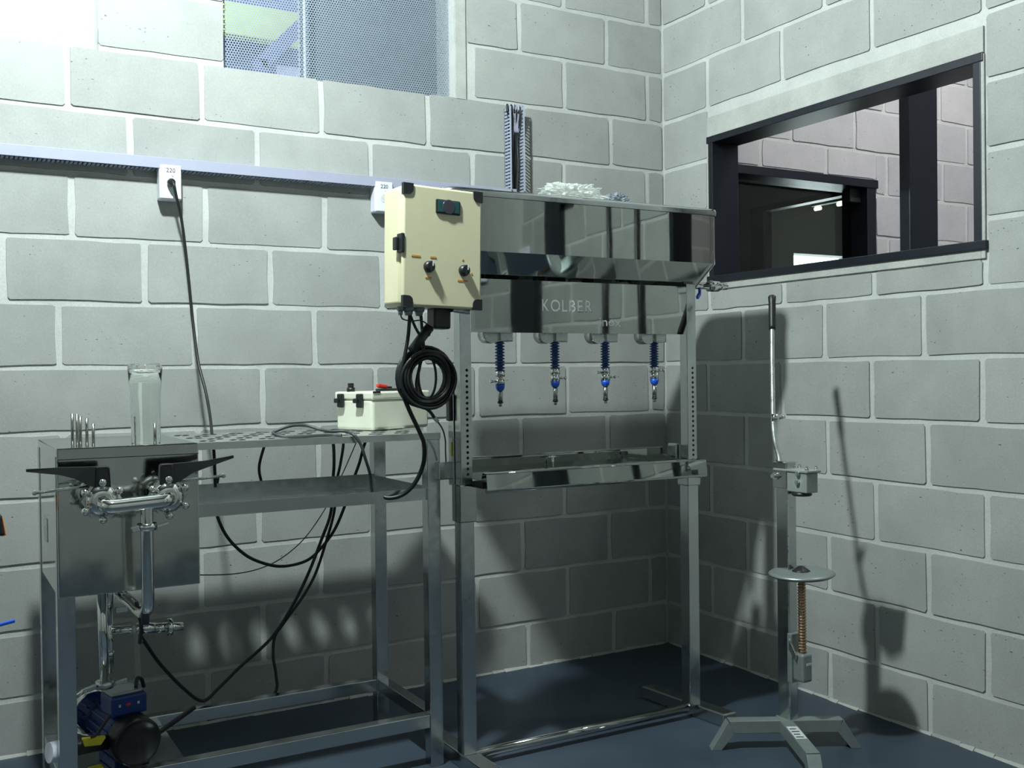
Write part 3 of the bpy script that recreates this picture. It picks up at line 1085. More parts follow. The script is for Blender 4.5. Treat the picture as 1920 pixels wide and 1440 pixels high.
# shelf pan
b = MB()
b.box(CX0, RX + .005, -0.71, -0.29, .766, .768)
b.box(CX0, RX + .005, -0.712, -0.710, .762, .795)
b.box(CX0, RX + .005, -0.292, -0.290, .766, .803)
b.box(RX + .003, RX + .005, -0.71, -0.29, .766, .795)
b.build('shelf_pan', 'legsteel', rt)
# lower rails
for nm, a in (('lower_rail', (LX + .02, RX - .02, FY - .018, FY + .018)), ('lower_rail', (LX + .02, RX - .02, BY - .018, BY + .018)), ('lower_rail', (LX - .018, LX + .018, FY + .02, BY - .02)), ('lower_rail', (RX - .018, RX + .018, FY + .02, BY - .02))):
    MB().box(a[0], a[1], a[2], a[3], .112, .150, .002).build(nm, 'legsteel', rt)
MB().box(-2.34, -2.075, FY + .021, BY - .021, .112, .120).build('pump_plate', 'legsteel', rt)
# cabinet
KX0, KX1, KY0, KY1, KZ0, KZ1 = -2.385, -2.056, -0.735, -0.275, 0.598, 0.954
cab = MB().box(KX0, KX1, KY0, KY1, KZ0, KZ1, .003).build('cabinet', 'steel', rt)
MB().box(KX0 - .0015, KX0, -0.50, -0.42, .70, .76).build('vent_plate', 'brushed', cab)
MB().box(KX0 + .002, KX1 - .0, KY0 - .0012, KY0, KZ1 - .028, KZ1 - .026).build('seam', 'dark', cab)
for (x, y, z) in ((-2.330, -.66, 1.032), (-2.320, -.64, 1.026), (-2.309, -.67, 1.021), (-2.297, -.69, 1.008), (-2.336, -.62, 1.032), (-2.157, -.715, 1.005), (-2.19, -.60, 1.02)):
    MB().cyl((x, y, ZTOP), (x, y, z), .0036, n=8).build('rinse_pin', 'pipe', rt)
# valve manifold on the cabinet front
vy = -0.83
for s, vx, vz in ((-1, -2.300, .836), (1, -2.152, .834)):
    v = MB().lathe([(.026, -.026), (.034, -.022), (.037, -.014), (.037, -.006), (.033, -.004), (.033, .004), (.037, .006), (.037, .012), (.034, .018), (.027, .024), (.019, .027)], (vx, vy, vz), (0, -1, 0), 24).build('butterfly_valve', 'chrome', rt)
    for k in range(6):
        a = math.pi / 6 + k * math.pi / 3
        p = (vx + .043 * math.cos(a), vy, vz + .043 * math.sin(a))
        MB().lathe([(.0045, -.03), (.0045, .010), (.0085, .012), (.0095, .018), (.0095, .024), (.007, .030), (.003, .032)], p, (0, -1, 0), 10).build('flange_bolt', 'chrome', v)
    MB().cyl((vx, vy + .010, vz), (vx, vy + .006, vz), .046, n=6).cyl((vx, vy - .006, vz), (vx, vy - .010, vz), .045, n=6).build('flange', 'brushed', v)
    MB().cyl((vx, vy + .02, vz), (vx, KY0, vz), .019, n=16).build('inlet_pipe', 'chrome', v)
    MB().cyl((vx, vy, vz + .03), (vx, vy, vz + .07), .012, n=12).build('valve_neck', 'black', v)
    # black lever: hub + tapered blade
    hz = vz + .066
    b = MB()
    hx = vx + s * -.002
    b.hexa([(hx - .018, vy - .018, hz - .040), (hx + .018, vy - .018, hz - .040), (hx + .018, vy + .016, hz - .040), (hx - .018, vy + .016, hz - .040),
            (hx - .015, vy - .016, hz + .013), (hx + .015, vy - .016, hz + .013), (hx + .015, vy + .014, hz + .013), (hx - .015, vy + .014, hz + .013)], .005)
    x_t = vx + s * .158
    zt_ = hz + (.012 if s < 0 else .022)
    st = [(.0, -.040, .012, .013), (.03, -.030, .013, .013), (.06, -.012, .014, .012), (.09, -.002, .015, .011)]
    R_ = []
    for (t_, za, zb_, hw_) in st:
        x_ = hx + s * t_
        R_.append([(x_, vy - hw_, hz + za), (x_, vy + hw_, hz + za), (x_, vy + hw_ * .6, hz + zb_), (x_, vy - hw_ * .6, hz + zb_)])
    R_.append([(x_t, vy - .008, zt_ - .003), (x_t, vy + .008, zt_ - .003), (x_t, vy + .005, zt_ + .003), (x_t, vy - .005, zt_ + .003)])
    b.rings(R_, True, True, smooth=False)
    b.build('lever', 'gloss', v)
    MB().cyl((vx + s * .02, vy + .012, vz + .033), (vx + s * .137, vy + .02, vz + (.040 if s > 0 else .024)), .0035, n=8).sphere((vx + s * .139, vy + .02, vz + (.040 if s > 0 else .024)), .006, 8, 6).build('trigger_rod', 'zinc', v)
# front pipe between valves with tee and drop pipe
py = vy - .03
MB().tube([(-2.30, vy - .01, .836), (-2.298, py + .004, .830), (-2.288, py - .012, .824), (-2.268, py - .014, .824), (-2.228, py - .014, .826), (-2.185, py - .014, .828), (-2.165, py - .010, .830), (-2.155, py + .004, .832), (-2.152, vy - .01, .834)], .0175, 14, 6).build('front_pipe', 'chrome', rt)
MB().tube([(-2.207, py - .014, .826), (-2.207, py - .012, .76), (-2.206, py - .005, .66), (-2.205, py + .0, .60), (-2.205, py + .012, .575), (-2.212, py + .05, .560), (-2.225, py + .10, .575), (-2.245, py + .15, .59)], .0145, 14, 6).build('drop_pipe', 'chrome', rt)
for (cx, cz, rr, cyy) in ((-2.207, .772, .022, py - .013),):
    c = MB().cyl((cx, cyy, cz - .008), (cx, cyy, cz + .008), rr, n=18).build('pipe_clamp', 'chrome', rt)
    MB().bar((cx - .02, cyy - .012, cz), (cx - .038, cyy - .014, cz - .004), .010, .014, .002).bar((cx + .02, cyy - .012, cz), (cx + .046, cyy - .014, cz + .006), .006, .007, .001).build('wing_nut', 'chrome', c)
MB().cyl((-2.209, py + .018, .570), (-2.209, py + .018, .538), .011, .009, n=12).build('drain_sleeve', 'ink', rt)
MB().tube([(-2.222, -0.80, .585), (-2.217, -0.80, .56), (-2.212, -0.80, .535), (-2.205, -0.76, .50), (-2.19, -0.65, .45), (-2.160, -0.5, .415)], .005, 8).build('drain_hose', 'rubber', rt)
MB().bar((-2.245, -0.71, .592), (-2.205, -0.80, .556), .030, .008, .002).build('pipe_strap', 'brushed', rt)
# pump pipework under the cabinet
p1 = MB().cyl((-2.272, -0.6, .60), (-2.268, -0.6, .345), .0115, n=14).build('pump_pipe', 'chrome', rt)
MB().cyl((-2.268, -0.6, .352), (-2.268, -0.6, .334), .022, n=18).bar((-2.29, -0.61, .343), (-2.315, -0.615, .338), .012, .012, .002).bar((-2.245, -0.61, .343), (-2.215, -0.615, .350), .008, .010, .002).build('pipe_clamp', 'brushed', p1)
p2 = MB().cyl((-2.248, -0.56, .60), (-2.250, -0.56, .525), .012, n=14).cyl((-2.250, -0.56, .525), (-2.247, -0.56, .36), .009, n=12).cyl((-2.250, -0.56, .415), (-2.250, -0.56, .402), .012, n=12).build('pump_pipe', 'chrome', rt)
MB().bar((-2.235, -0.57, .522), (-2.205, -0.575, .524), .012, .016, .003).tube([(-2.215, -0.575, .524), (-2.203, -0.575, .530), (-2.193, -0.575, .527), (-2.19, -0.575, .512)], .004, 7, 4).build('valve_lever', 'zinc', p2)
sp = MB().cyl((-2.248, -0.58, .472), (-2.16, -0.585, .468), .0105, n=14).cyl((-2.188, -0.583, .470), (-2.140, -0.586, .467), .0135, n=14).cyl((-2.132, -0.586, .466), (-2.070, -0.588, .462), .0105, n=14).cyl((-2.142, -0.586, .466), (-2.110, -0.587, .465), .0125, n=6).build('side_spout', 'chrome', rt)
MB().cyl((-2.198, -0.583, .470), (-2.188, -0.583, .470), .0125, n=14).build('white_seal', 'label', sp)
MB().cyl((-2.110, -0.587, .464), (-2.098, -0.587, .464), .022, n=18).build('union_nut', 'chrome', sp)

# ================================================================== PUMP
pm = thing('water_pump', 'blue electric pump with black fan cover under the rinser table', 'pump', (-2.21, -0.57, .120))
ax = Vector((.20, -.98, -.03)).normalized()
pc = Vector((-2.215, -0.545, .195))
q = lambda t: pc + ax * t
b = MB()
b.lathe([(.030, -.115), (.052, -.11), (.055, -.03), (.057, -.028), (.057, .045)], pc, ax, 28)
u_, v_, _ = basis(ax)
for k in range(18):
    a = 2 * math.pi * k / 18
    dd = u_ * math.cos(a) + v_ * math.sin(a)
    b.bar(q(-.10) + dd * .056, q(.04) + dd * .056, .003, .012, upv=dd)
b.build('motor', 'pumpblue', pm)
MB().lathe([(.060, .042), (.062, .05), (.062, .090), (.059, .096), (.055, .097), (.053, .093), (.012, .093)], pc, ax, 28).build('fan_cover', 'rubber', pm)
tb = MB().obox(pc + Vector((.0, -.005, .082)), (.092, .085, .052), Matrix.Rotation(.2, 3, 'Z'), .006).build('terminal_box', 'pumpblue', pm)
MB().obox(pc + Vector((-.004, -.0, .111)), (.080, .075, .008), Matrix.Rotation(.2, 3, 'Z'), .003).build('cover_plate', 'greypaint', tb)
nrm = Matrix.Rotation(.2, 3, 'Z')
for dx, m_, sz in ((-.026, 'label', .006), (-.004, 'red', .012), (.022, 'label', .006)):
    MB().obox(pc + Vector((.0, -.005, .085)) + nrm @ Vector((dx, -.0435, 0)), (sz, .002, .007), nrm, .001).build('badge', m_, tb)
MB().lathe([(.030, -.150), (.060, -.145), (.066, -.13), (.066, -.118), (.05, -.112)], pc + Vector((-.035, 0, .03)), ax, 28).build('pump_head', 'chrome', pm)
MB().obox(pc + Vector((0, 0, -.062)), (.09, .12, .026), nrm, .004).build('pump_foot', 'pumpblue', pm)
MB().tube([pc + Vector((.03, -.01, .115)), pc + Vector((.035, .0, .135)), pc + Vector((.048, .012, .128)), pc + Vector((.055, .02, .105))], .005, 8).build('terminal_lead', 'rubber', pm)
MB().cyl((-2.372, -0.645, .208), (-2.25, -0.60, .195), .018, n=14).build('suction_hose', 'rubber', pm)
MB().cyl((-2.405, -0.655, .212), (-2.372, -0.645, .208), .0245, .027, n=18).build('end_cap', 'socket', pm)
MB().hexa([(-2.325, -.66, .212), (-2.285, -.65, .206), (-2.285, -.63, .206), (-2.325, -.64, .212), (-2.33, -.66, .232), (-2.272, -.65, .224), (-2.272, -.63, .224), (-2.33, -.64, .232)], .003).build('valve_wing', 'yellow', pm)
MB().tube([(-2.31, -.655, .232), (-2.295, -.655, .238), (-2.275, -.652, .262), (-2.262, -.648, .278)], .004, 7).build('wing_lead', 'rubber', pm)
MB().hexa([(-2.32, -.655, .122), (-2.27, -.645, .122), (-2.27, -.615, .122), (-2.32, -.625, .122), (-2.315, -.655, .150), (-2.280, -.645, .150), (-2.280, -.615, .150), (-2.315, -.625, .150)], .004).build('drain_plug', 'yellow', pm)
MB().bar((-2.14, -0.59, .19), (-2.03, -0.53, .225), .012, .010, .002).build('cable_strap', 'rubber', pm)

# ================================================================== THINGS ON THE TABLE
gx, gy = -2.166, -0.645
g = thing('glass_jar', 'clear glass jar standing upside down on the rinser cabinet', 'jar', (gx, gy, KZ1))
prof = [(.034, .000), (.035, .004), (.0358, .06), (.037, .12), (.040, .158), (.0425, .188), (.0415, .196), (.036, .200), (.022, .198), (.0, .196)]
inn = [(.0, .186), (.030, .187), (.038, .182), (.0365, .15), (.034, .11), (.0325, .05), (.0315, .000)]
MB().lathe(prof + inn, (gx, gy, KZ1 + .0005), (0, 0, 1), 32, caps=False).build('glass', 'glass', g)

# white enclosure with latches, turned, on the table
jb_ = thing('switch_box', 'white plastic switch box with two black latches on the steel table', 'switch box', (-1.50, -0.52, ZTOP + .0015), math.radians(22))
# local axes: +x along the right face, +y along the left face (towards back-left)
def LJ(bld, name, material, parent=jb_):
    return bld.build(name, material, parent, local=True)


JW, JD, JH = .245, .160, .116
body = LJ(MB().box(0, JW, 0, JD, 0, JH - .022, .010, 3, True), 'body', 'white')
lid = LJ(MB().box(-.003, JW + .003, -.003, JD + .003, JH - .024, JH, .006, 3, True), 'lid', 'white')
for yy in (.045, .128):
    lt = LJ(MB().box(-.016, -.002, yy - .011, yy + .011, JH - .048, JH - .006, .004), 'latch', 'black')
    LJ(MB().box(-.024, -.013, yy - .002, yy + .016, JH - .034, JH - .020, .003), 'latch_lever', 'black', lt)
LJ(MB().box(.0, .03, -.005, -.002, JH - .004, JH + .0015, .001), 'lid_clip', 'black')
sw = LJ(MB().cyl((.012, .105, JH), (.012, .105, JH + .012), .0125, n=16)  .box(.005, .019, .098, .112, JH + .010, JH + .026, .002), 'rotary_switch', 'black')
lv = LJ(MB().box(.060, .150, .030, .050, JH, JH + .008, .003), 'lever_base', 'black')
LJ(MB().obox((.085, .045, JH + .015), (.042, .012, .012), Matrix.Rotation(.12, 3, 'Y'), .004), 'red_lever', 'red', lv)
LJ(MB().bar((.10, .045, JH + .012), (.125, .045, JH + .011), .006, .006, .001), 'lever_tip', 'black', lv)

# grey loose cable loop on the table and into the shelf pan
GREY = [(-1.475, -0.6, 0.776), (-1.520, -0.62, 0.776), (-1.560, -0.66, 0.79), (-1.592, -0.725, 0.845), (-1.612, -0.742, 0.892), (-1.624, -0.742, 0.929), (-1.641, -0.732, 0.957), (-1.656, -0.70, 0.966), (-1.688, -0.69, 0.966), (-1.718, -0.68, 0.972), (-1.749, -0.66, 0.983), (-1.793, -0.66, 0.984), (-1.83, -0.66, 0.973), (-1.843, -0.665, 0.966), (-1.825, -0.69, 0.958), (-1.784, -0.70, 0.956), (-1.74, -0.70, 0.957), (-1.691, -0.70, 0.957), (-1.668, -0.715, 0.956)]
o = MB().tube(GREY, .0044, 8).build('loose_cable', 'greycable')
tag(o, 'dark grey cable looped over the front edge of the rinser table', 'cable')

# plug cord from the left socket
def cable(name, label, pts, r, material='rubber', group=None, cat='cable'):
    o = MB().tube(pts, r, 8).build(name, material)
    return tag(o, label, cat, group)


pc_ = thing('power_cord', 'black power cord hanging from the left wall socket down to the table', 'cord', (-1.94, -0.1, .93))
MB().lathe([(.0075, 0), (.012, .004), (.013, .012), (.0085, .03)], (-1.975, -0.052, 1.728), (0, -1, -.1), 14).build('plug', 'rubber', pc_)
MB().tube([(-1.975, -0.078, 1.726), (-1.973, -0.090, 1.714), (-1.965, -0.085, 1.678), (-1.949, -0.075, 1.613), (-1.935, -0.07, 1.498), (-1.925, -0.075, 1.365), (-1.920, -0.085, 1.281), (-1.914, -0.12, 1.164), (-1.906, -0.17, 1.081), (-1.91, -0.24, 1.01), (-1.926, -0.33, 0.957), (-1.932, -0.36, 0.935), (-1.930, -0.37, 0.90), (-1.925, -0.36, .80)], .0048, 8).build('flex', 'rubber', pc_)

CA = [(-1.552, -0.30, 0.93), (-1.54, -0.29, 0.90), (-1.53, -0.265, 0.839), (-1.529, -0.25, 0.786), (-1.534, -0.24, 0.682), (-1.564, -0.235, 0.599), (-1.61, -0.235, 0.493), (-1.663, -0.235, 0.398), (-1.732, -0.235, 0.306), (-1.83, -0.24, 0.234), (-1.9, -0.26, 0.186), (-1.952, -0.28, 0.161), (-2.01, -0.3, 0.211), (-2.085, -0.35, 0.307), (-2.129, -0.4, 0.378), (-2.155, -0.45, 0.42)]
cable('pump_cable', 'black cable drooping behind the rinser table to a low point on its rear rail', CA, .0052)
CB = [(-1.517, -0.30, 0.93), (-1.507, -0.29, 0.904), (-1.507, -0.26, 0.837), (-1.515, -0.245, 0.777), (-1.521, -0.235, 0.683), (-1.545, -0.225, 0.591), (-1.579, -0.22, 0.493), (-1.622, -0.22, 0.422), (-1.685, -0.22, 0.346), (-1.715, -0.22, 0.306), (-1.724, -0.23, 0.25), (-1.719, -0.24, 0.193), (-1.724, -0.25, 0.143), (-1.78, -0.25, .105), (-1.87, -0.26, .10), (-1.94, -0.28, .103)]
cable('trailing_cable', 'black cable behind the rinser table that drops straight down to the rear rail', CB, .0048)
CC = [(-1.43, -0.30, 0.92), (-1.439, -0.29, 0.891), (-1.446, -0.265, 0.834), (-1.465, -0.25, 0.773), (-1.486, -0.235, 0.697), (-1.519, -0.225, 0.621), (-1.565, -0.22, 0.565), (-1.609, -0.215, 0.532), (-1.678, -0.215, 0.522), (-1.738, -0.215, 0.535), (-1.804, -0.22, 0.571), (-1.86, -0.22, 0.634), (-1.893, -0.23, 0.71), (-1.90, -0.25, .76), (-1.895, -0.27, .82)]
cable('swag_cable', 'black cable hanging in a wide U below the shelf of the rinser table', CC, .0050)
cable('short_loop_cable', 'short black cable between the table top and shelf near the hole rows', [(-1.745, -0.27, .93), (-1.757, -0.265, 0.892), (-1.768, -0.26, 0.843), (-1.763, -0.26, 0.802), (-1.749, -0.265, 0.76), (-1.73, -0.27, .735)], .0046)
WI_ = [(-1.46, -0.30, .92), (-1.468, -0.29, 0.897), (-1.495, -0.265, 0.82), (-1.519, -0.245, 0.76), (-1.547, -0.205, 0.681), (-1.61, -0.2, 0.6), (-1.68, -0.2, 0.548), (-1.749, -0.2, 0.521), (-1.832, -0.2, 0.512), (-1.953, -0.25, 0.53), (-2.06, -0.29, .56), (-2.15, -.32, .60)]
cable('thin_grey_wire', 'thin grey wire sagging across the wall behind the rinser table', WI_, .0018, 'greycable')
pg = thing('loose_plug', 'small black plug dangling under the shelf of the rinser table', 'plug', (-1.70, -0.30, .70))
MB().obox((-1.712, -0.31, .752), (.030, .02, .020), Matrix.Rotation(.6, 3, 'Y'), .003).build('plug_body', 'rubber', pg)
MB().cyl((-1.704, -0.31, .742), (-1.690, -0.31, .722), .004, n=8).cyl((-1.712, -.31, .742), (-1.698, -.31, .720), .002, n=6).build('plug_pins', 'brushed', pg)

# ================================================================== WALL SERVICES
tr = thing('cable_trunking', 'lavender-grey horizontal cable trunking along the back wall', 'trunking', (-1.9, -0.02, 1.77))
MB().box(-3.1, -0.722, -0.045, -0.041, 1.772, 1.806, .001).build('cover', 'duct', tr)
b = MB().box(-3.1, -0.722, -0.041, -0.001, 1.8025, 1.806).box(-3.1, -0.722, -0.003, -0.001, 1.768, 1.806)
x = -3.1
while x < -0.73:
    b.box(x, x + .0075, -0.041, -0.003, 1.7695, 1.7725)
    x += .0125
b.build('slotted_base', 'ductslot', tr)
lb = MB().box(-0.822, -0.745, -0.0465, -0.045, 1.779, 1.798).build('sticker', 'label', tr)
for dx in (0, .026, .04):
    for dz in (0, .005, .010):
        MB().box(-0.818 + dx, -0.80 + dx + .004 * (dx > 0), -0.0469, -0.0464, 1.7815 + dz, 1.784 + dz).build('print_line', 'ink', lb)

vd = thing('open_slotted_duct', 'upright open slotted cable duct with black wires above the tank', 'duct', (-0.71, -0.02, 1.80))
for nm, xx in (('comb_side', -0.748), ('comb_side', -0.690)):
    b = MB().box(xx, xx + .002, -0.004, -0.001, 1.80, 2.112)
    z = 1.80
    while z < 2.105:
        b.box(xx, xx + .002, -0.048, -0.002, z, z + .0065)
        z += .0125
    b.box(xx - .001, xx + .003, -0.050, -0.044, 1.80, 2.112)
    b.build(nm, 'ductslot', vd)
MB().box(-0.748, -0.688, -0.003, -0.001, 1.80, 2.112).build('base_strip', 'duct', vd)
b = MB()
for k, dx in enumerate((-0.735, -0.726, -0.716, -0.707)):
    b.tube([(dx, -0.018, 1.79), (dx + .004, -0.02 - .004 * (k % 2), 1.9), (dx - .003 + .002 * k, -0.022, 2.0), (dx - .012 + .005 * k, -0.03 - .005 * k, 2.09), (dx - .02 + .008 * k, -0.038, 2.118), (dx - .022 + .006 * k, -0.04, 2.09)], .0042, 7)
b.build('wires', 'rubber', vd)
b = MB()
for k in range(5):
    b.tube([(-0.72 + .004 * k, -0.03, 2.02), (-0.722 + .005 * k, -0.04, 2.09), (-0.73 + .010 * k, -0.046, 2.122 + .002 * (k % 2)), (-0.735 + .012 * k, -0.048, 2.10)], .002, 6)
b.build('wire_ends', 'duct', vd)


def wall_socket(name, label, x0, x1, z0, z1):
    t = thing(name, label, 'socket', ((x0 + x1) / 2, -0.02, z0), group='surface-mounted wall sockets')
    cx = (x0 + x1) / 2
    MB().box(x0, x1, -0.046, -0.001, z0, z1, .006, 3, True).build('housing', 'socket', t)
    MB().box(x0 + .003, x1 - .003, -0.050, -0.046, z0 + .003, z1 - .003, .0015).build('face_plate', 'socket', t)
    text_obj('voltage_print', '220', .019, (cx, -0.0503, z1 - .020), FRONT, 'ink', t)
    text_obj('voltage_print', 'V', .012, (cx + .006, -0.0503, z1 - .038), FRONT, 'ink', t)
    MB().lathe([(.017, 0), (.017, .001), (.015, .0015)], (cx, -.0495, (z0 + z1) / 2 - .006), (0, -1, 0), 6).build('socket_well', 'label', t)
    return t


wall_socket('wall_socket', 'white 220 V wall socket with a black plug in it', -2.008, -1.940, 1.676, 1.786)
wall_socket('wall_socket', 'white 220 V wall socket half hidden by the cream control box', -1.290, -1.222, 1.684, 1.792)

# ================================================================== CRUMPLED PLASTIC ON THE TANK
def crumple(name, label, c, size, seed, material, nseg=46, amp=.35):
    rnd = random.Random(seed)
    from mathutils import noise as mn
    b = MB()
    g = bmesh.ops.create_icosphere(b.bm, subdivisions=5, radius=1.0)
    off = Vector((seed * 3.1, seed * 1.7, 0))
    for v in b.bm.verts:
        p = v.co.copy()
        d = mn.noise(p * 1.8 + off) * amp + abs(mn.noise(p * 3.5 + off)) * amp * 1.1 - abs(mn.noise(p * 7 + off)) * amp * .9 + mn.noise(p * 15 + off) * amp * .25
        p *= (1 + d)
        z = max(p.z, -0.5)
        v.co = Vector((c[0] + p.x * size[0], c[1] + p.y * size[1], c[2] + z * size[2]))
    o = b.build(name, material)
    return tag(o, label, 'plastic film')


crumple('clear_plastic_film', 'crumpled clear plastic film lying on the rim of the steel tank', (-0.955, -0.775, 1.654), (.100, .058, .034), 4, 'film')
M['film2'] = mat('grey_plastic_film', (150, 160, 168), 0.15, 0, **{'Transmission Weight': 0.3, 'IOR': 1.2, 'Alpha': 0.8})
crumple('grey_plastic_film', 'small crumpled silvery plastic scrap beside the clear film on the tank', (-0.795, -0.775, 1.643), (.050, .035, .022), 9, 'film2')
# draped corner of the film over the tank front
# ================================================================== CAPPING STAND
cs = thing('capping_stand', 'grey bottle capping stand with long lever and round plate beside the right wall', 'capping stand', (-0.45, -1.125, 0))
ORI[cs.name] = Vector((0, 0, 0))
RB = Matrix.Rotation(math.radians(-29), 3, 'Z')


def S(bld, name, material, parent=cs, rot=False):
    if rot:
        bmesh.ops.rotate(bld.bm, verts=bld.bm.verts, cent=(0, 0, 0), matrix=RB)
    return bld.build(name, material, parent, local=True)


# base legs turned against the column; local -y is the front
for sg in (-1, 1):
    S(MB().hexa([(0, -.019, .048), (sg * .158, -.019, .048), (sg * .158, .019, .048), (0, .019, .048), (0, -.019, .086), (sg * .168, -.019, .086), (sg * .168, .019, .086), (0, .019, .086)], .002)
      .hexa([(sg * .151, -.019, .050), (sg * .171, -.019, .084), (sg * .171, .019, .084), (sg * .151, .019, .050), (sg * .192, -.019, 0), (sg * .222, -.019, 0), (sg * .222, .019, 0), (sg * .192, .019, 0)], .001), 'base_leg', 'greypaint', rot=True)
fl = S(MB().hexa([(-.019, -.27, .048), (.019, -.27, .048), (.019, .03, .048), (-.019, .03, .048), (-.019, -.28, .0865), (.019, -.28, .0865), (.019, .03, .0865), (-.019, .03, .0865)], .002)
       .hexa([(-.019, -.262, .050), (.019, -.262, .050), (.019, -.282, .084), (-.019, -.282, .084), (-.019, -.305, 0), (.019, -.305, 0), (.019, -.335, 0), (-.019, -.335, 0)], .001), 'base_leg', 'greypaint', rot=True)
S(MB().box(-.016, .016, -.175, -.075, .0866, .0872), 'rating_sticker', 'label', fl, rot=True)
for k in range(4):
    S(MB().box(-.012, .010 - .004 * (k % 2), -.165 + k * .022, -.158 + k * .022, .0873, .0876), 'print_line', 'ink', fl, rot=True)
colm = S(MB().box(-.002, .033, -.022, .024, .084, .848, .002), 'column', 'legsteel')
S(MB().box(-.004, .002, -.0245, -.021, .084, .77, .001), 'column_edge', 'zinc', colm)
S(MB().cyl((.016, -.0215, .715), (.016, -.0235, .715), .004, n=10), 'rivet', 'label', colm)
S(MB().box(-.006, -.002, -.02, .034, .770, .846, .001), 'side_plate', 'legsteel', colm)
M['zincmatte'] = mottled('dull_zinc_plate', (150, 158, 154), 0.1, 30, 0.5, metal=0.35, bs=0.03)
hd = S(MB().box(-.004, .042, -.100, -.022, .763, .822, .003), 'head_block', 'zincmatte')
S(MB().box(-.008, .048, -.106, .030, .822, .828, .001), 'head_plate', 'zincmatte', hd)
for (bx_, by_, bz_) in ((.002, -.096, .828), (.040, -.096, .828), (.040, -.03, .828), (.0, .018, .848)):
    S(MB().cyl((bx_, by_, bz_), (bx_, by_, bz_ + .008), .0065, n=6).cyl((bx_, by_, bz_ + .007), (bx_, by_, bz_ + .014), .0038, n=8), 'bolt', 'chrome', hd)
for (by_, bz_) in ((-.070, .818), (-.068, .793)):
    S(MB().cyl((-.004, by_, bz_), (-.013, by_, bz_), .007, n=6), 'bolt', 'chrome', hd)
S(MB().cyl((-.006, .020, .805), (-.022, .020, .805), .007, n=6).cyl((-.004, .020, .805), (-.012, .020, .805), .011, n=12), 'bolt', 'chrome', hd)
S(MB().lathe([(.024, .012), (.030, .004), (.026, 0)], (.018, -.060, .752), (0, 0, 1), 24), 'capping_cone', 'black', hd)
lvp = [(-.006, .004, .846), (-.003, .012, .868), (-.002, .026, .905), (.006, .042, .96), (.026, .064, 1.05), (.052, .092, 1.16), (.076, .116, 1.26)]
lev = S(MB().tube(lvp, .0072, 10, 6), 'lever', 'zinc')
S(MB().lathe([(.010, 0), (.011, .01), (.011, .090), (.0125, .108), (.009, .112)], (.073, .112, 1.245), (.22, .23, .97), 16), 'grip', 'rubber', lev)
S(MB().cyl((.004, .048, .976), (.022, .036, .976), .013, n=14).cyl((.020, .037, .976), (.038, .026, .980), .006, n=10), 'lever_pin', 'chrome', lev)
dz = .520
pl = S(MB().lathe([(.02, -.004), (.086, -.004), (.095, .002), (.095, .005), (.089, .009), (.076, .011), (.02, .011), (.0, .011)], (.018, -.056, dz), (-.03, 0, 1), 40), 'round_plate', 'greypaint')
S(MB().lathe([(.028, 0), (.024, .004), (.009, .014), (.005, .016)], (.017, -.055, dz + .010), (-.03, 0, 1), 10), 'plate_hub', 'black', pl)
prof = []
z = .292
while z < dz - .006:
    prof += [(.0095, z), (.0125, z + .003), (.0125, z + .0045), (.0095, z + .0075)]
    z += .0085
S(MB().lathe(prof, (.018, -.056, 0), (0, 0, 1), 14), 'threaded_spindle', 'bronze')
nb = S(MB().box(-.001, .038, -.078, -.034, .208, .292, .008, 3), 'spindle_block', 'greypaint')
S(MB().box(.012, .030, -.0795, -.0775, .258, .264), 'block_mark', 'label', nb)
S(MB().box(-.006, .034, -.036, -.018, .200, .345, .003), 'spindle_bracket', 'greypaint', nb)
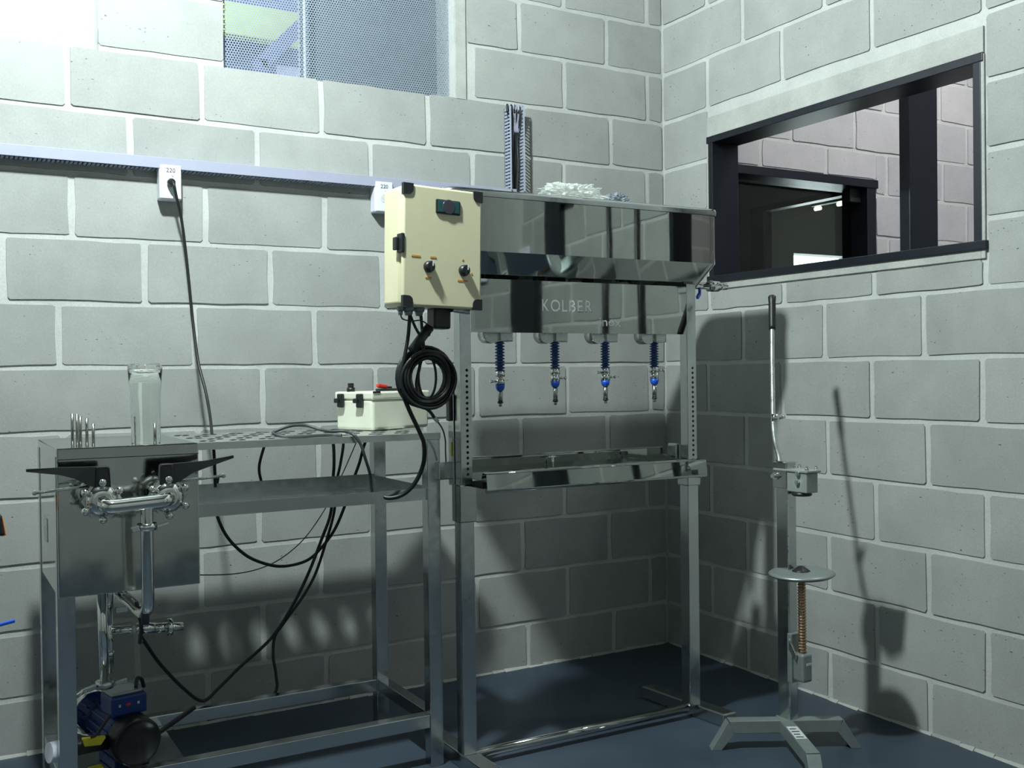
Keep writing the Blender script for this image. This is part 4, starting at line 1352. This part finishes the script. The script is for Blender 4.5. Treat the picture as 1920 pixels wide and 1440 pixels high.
S(MB().hexa([(-.010, -.055, .272), (-.004, -.055, .272), (-.004, -.030, .298), (-.010, -.030, .298), (-.010, -.058, .288), (-.004, -.058, .288), (-.004, -.030, .330), (-.010, -.030, .330)], .001), 'lock_lever', 'zinc', nb)

# ================================================================== NEXT ROOM / EDGES
o = MB().box(0.50, 0.655, -0.812, -0.765, 0, H, .003).build('steel_post', 'navy')
tag(o, 'dark navy steel post standing in the next room behind the window', 'post')
# equipment at the left edge of the photo
es = thing('hose_stand', 'black grip with orange trim and blue strap at the left photo edge', 'stand', (-2.66, -0.90, 0))
MB().box(-2.78, -2.54, -1.02, -0.78, 0, .02, .004).build('base', 'greypaint', es)
MB().cyl((-2.66, -.90, .02), (-2.66, -.90, 1.0), .018, n=14).build('pole', 'greypaint', es)
gp = MB().hexa([(-2.66, -.925, .79), (-2.505, -.92, .782), (-2.505, -.88, .782), (-2.66, -.875, .79), (-2.66, -.925, .845), (-2.512, -.92, .828), (-2.512, -.88, .828), (-2.66, -.875, .845)], .006).build('grip', 'black', es)
MB().hexa([(-2.5135, -.919, .781), (-2.5045, -.917, .784), (-2.5045, -.885, .784), (-2.515, -.882, .784), (-2.516, -.918, .826), (-2.5105, -.917, .822), (-2.5105, -.885, .822), (-2.518, -.882, .824)], .002).build('orange_trim', 'orange', gp)
MB().bar((-2.66, -.90, .565), (-2.490, -.90, .594), .010, .007, .002).build('blue_strap', 'bluebright', es)
# dark steel column and conduits further along the right wall (outside the frame, mirrored in the tank)
o = MB().box(-0.05, -0.003, -2.78, -2.54, 0, 2.25, .003).box(-0.05, -0.003, -2.54, -2.40, 1.93, 2.0, .003).build('steel_column', 'navy')
tag(o, 'dark steel column on the right wall, seen mirrored in the tank', 'column')
for yy, s in ((-1.72, 'nearer to'), (-1.985, 'further from')):
    o = MB().cyl((-0.016, yy, 0), (-0.016, yy, 2.6), .014, n=12).build('black_conduit', 'black')
    tag(o, 'black vertical conduit on the right wall %s the window, mirrored in the tank' % s, 'conduit')
o = MB().box(-0.03, -0.003, -3.32, -3.12, 1.62, 1.80, .006).build('switch_plate', 'socket')
tag(o, 'white square switch plate mirrored at the left of the tank', 'switch plate')
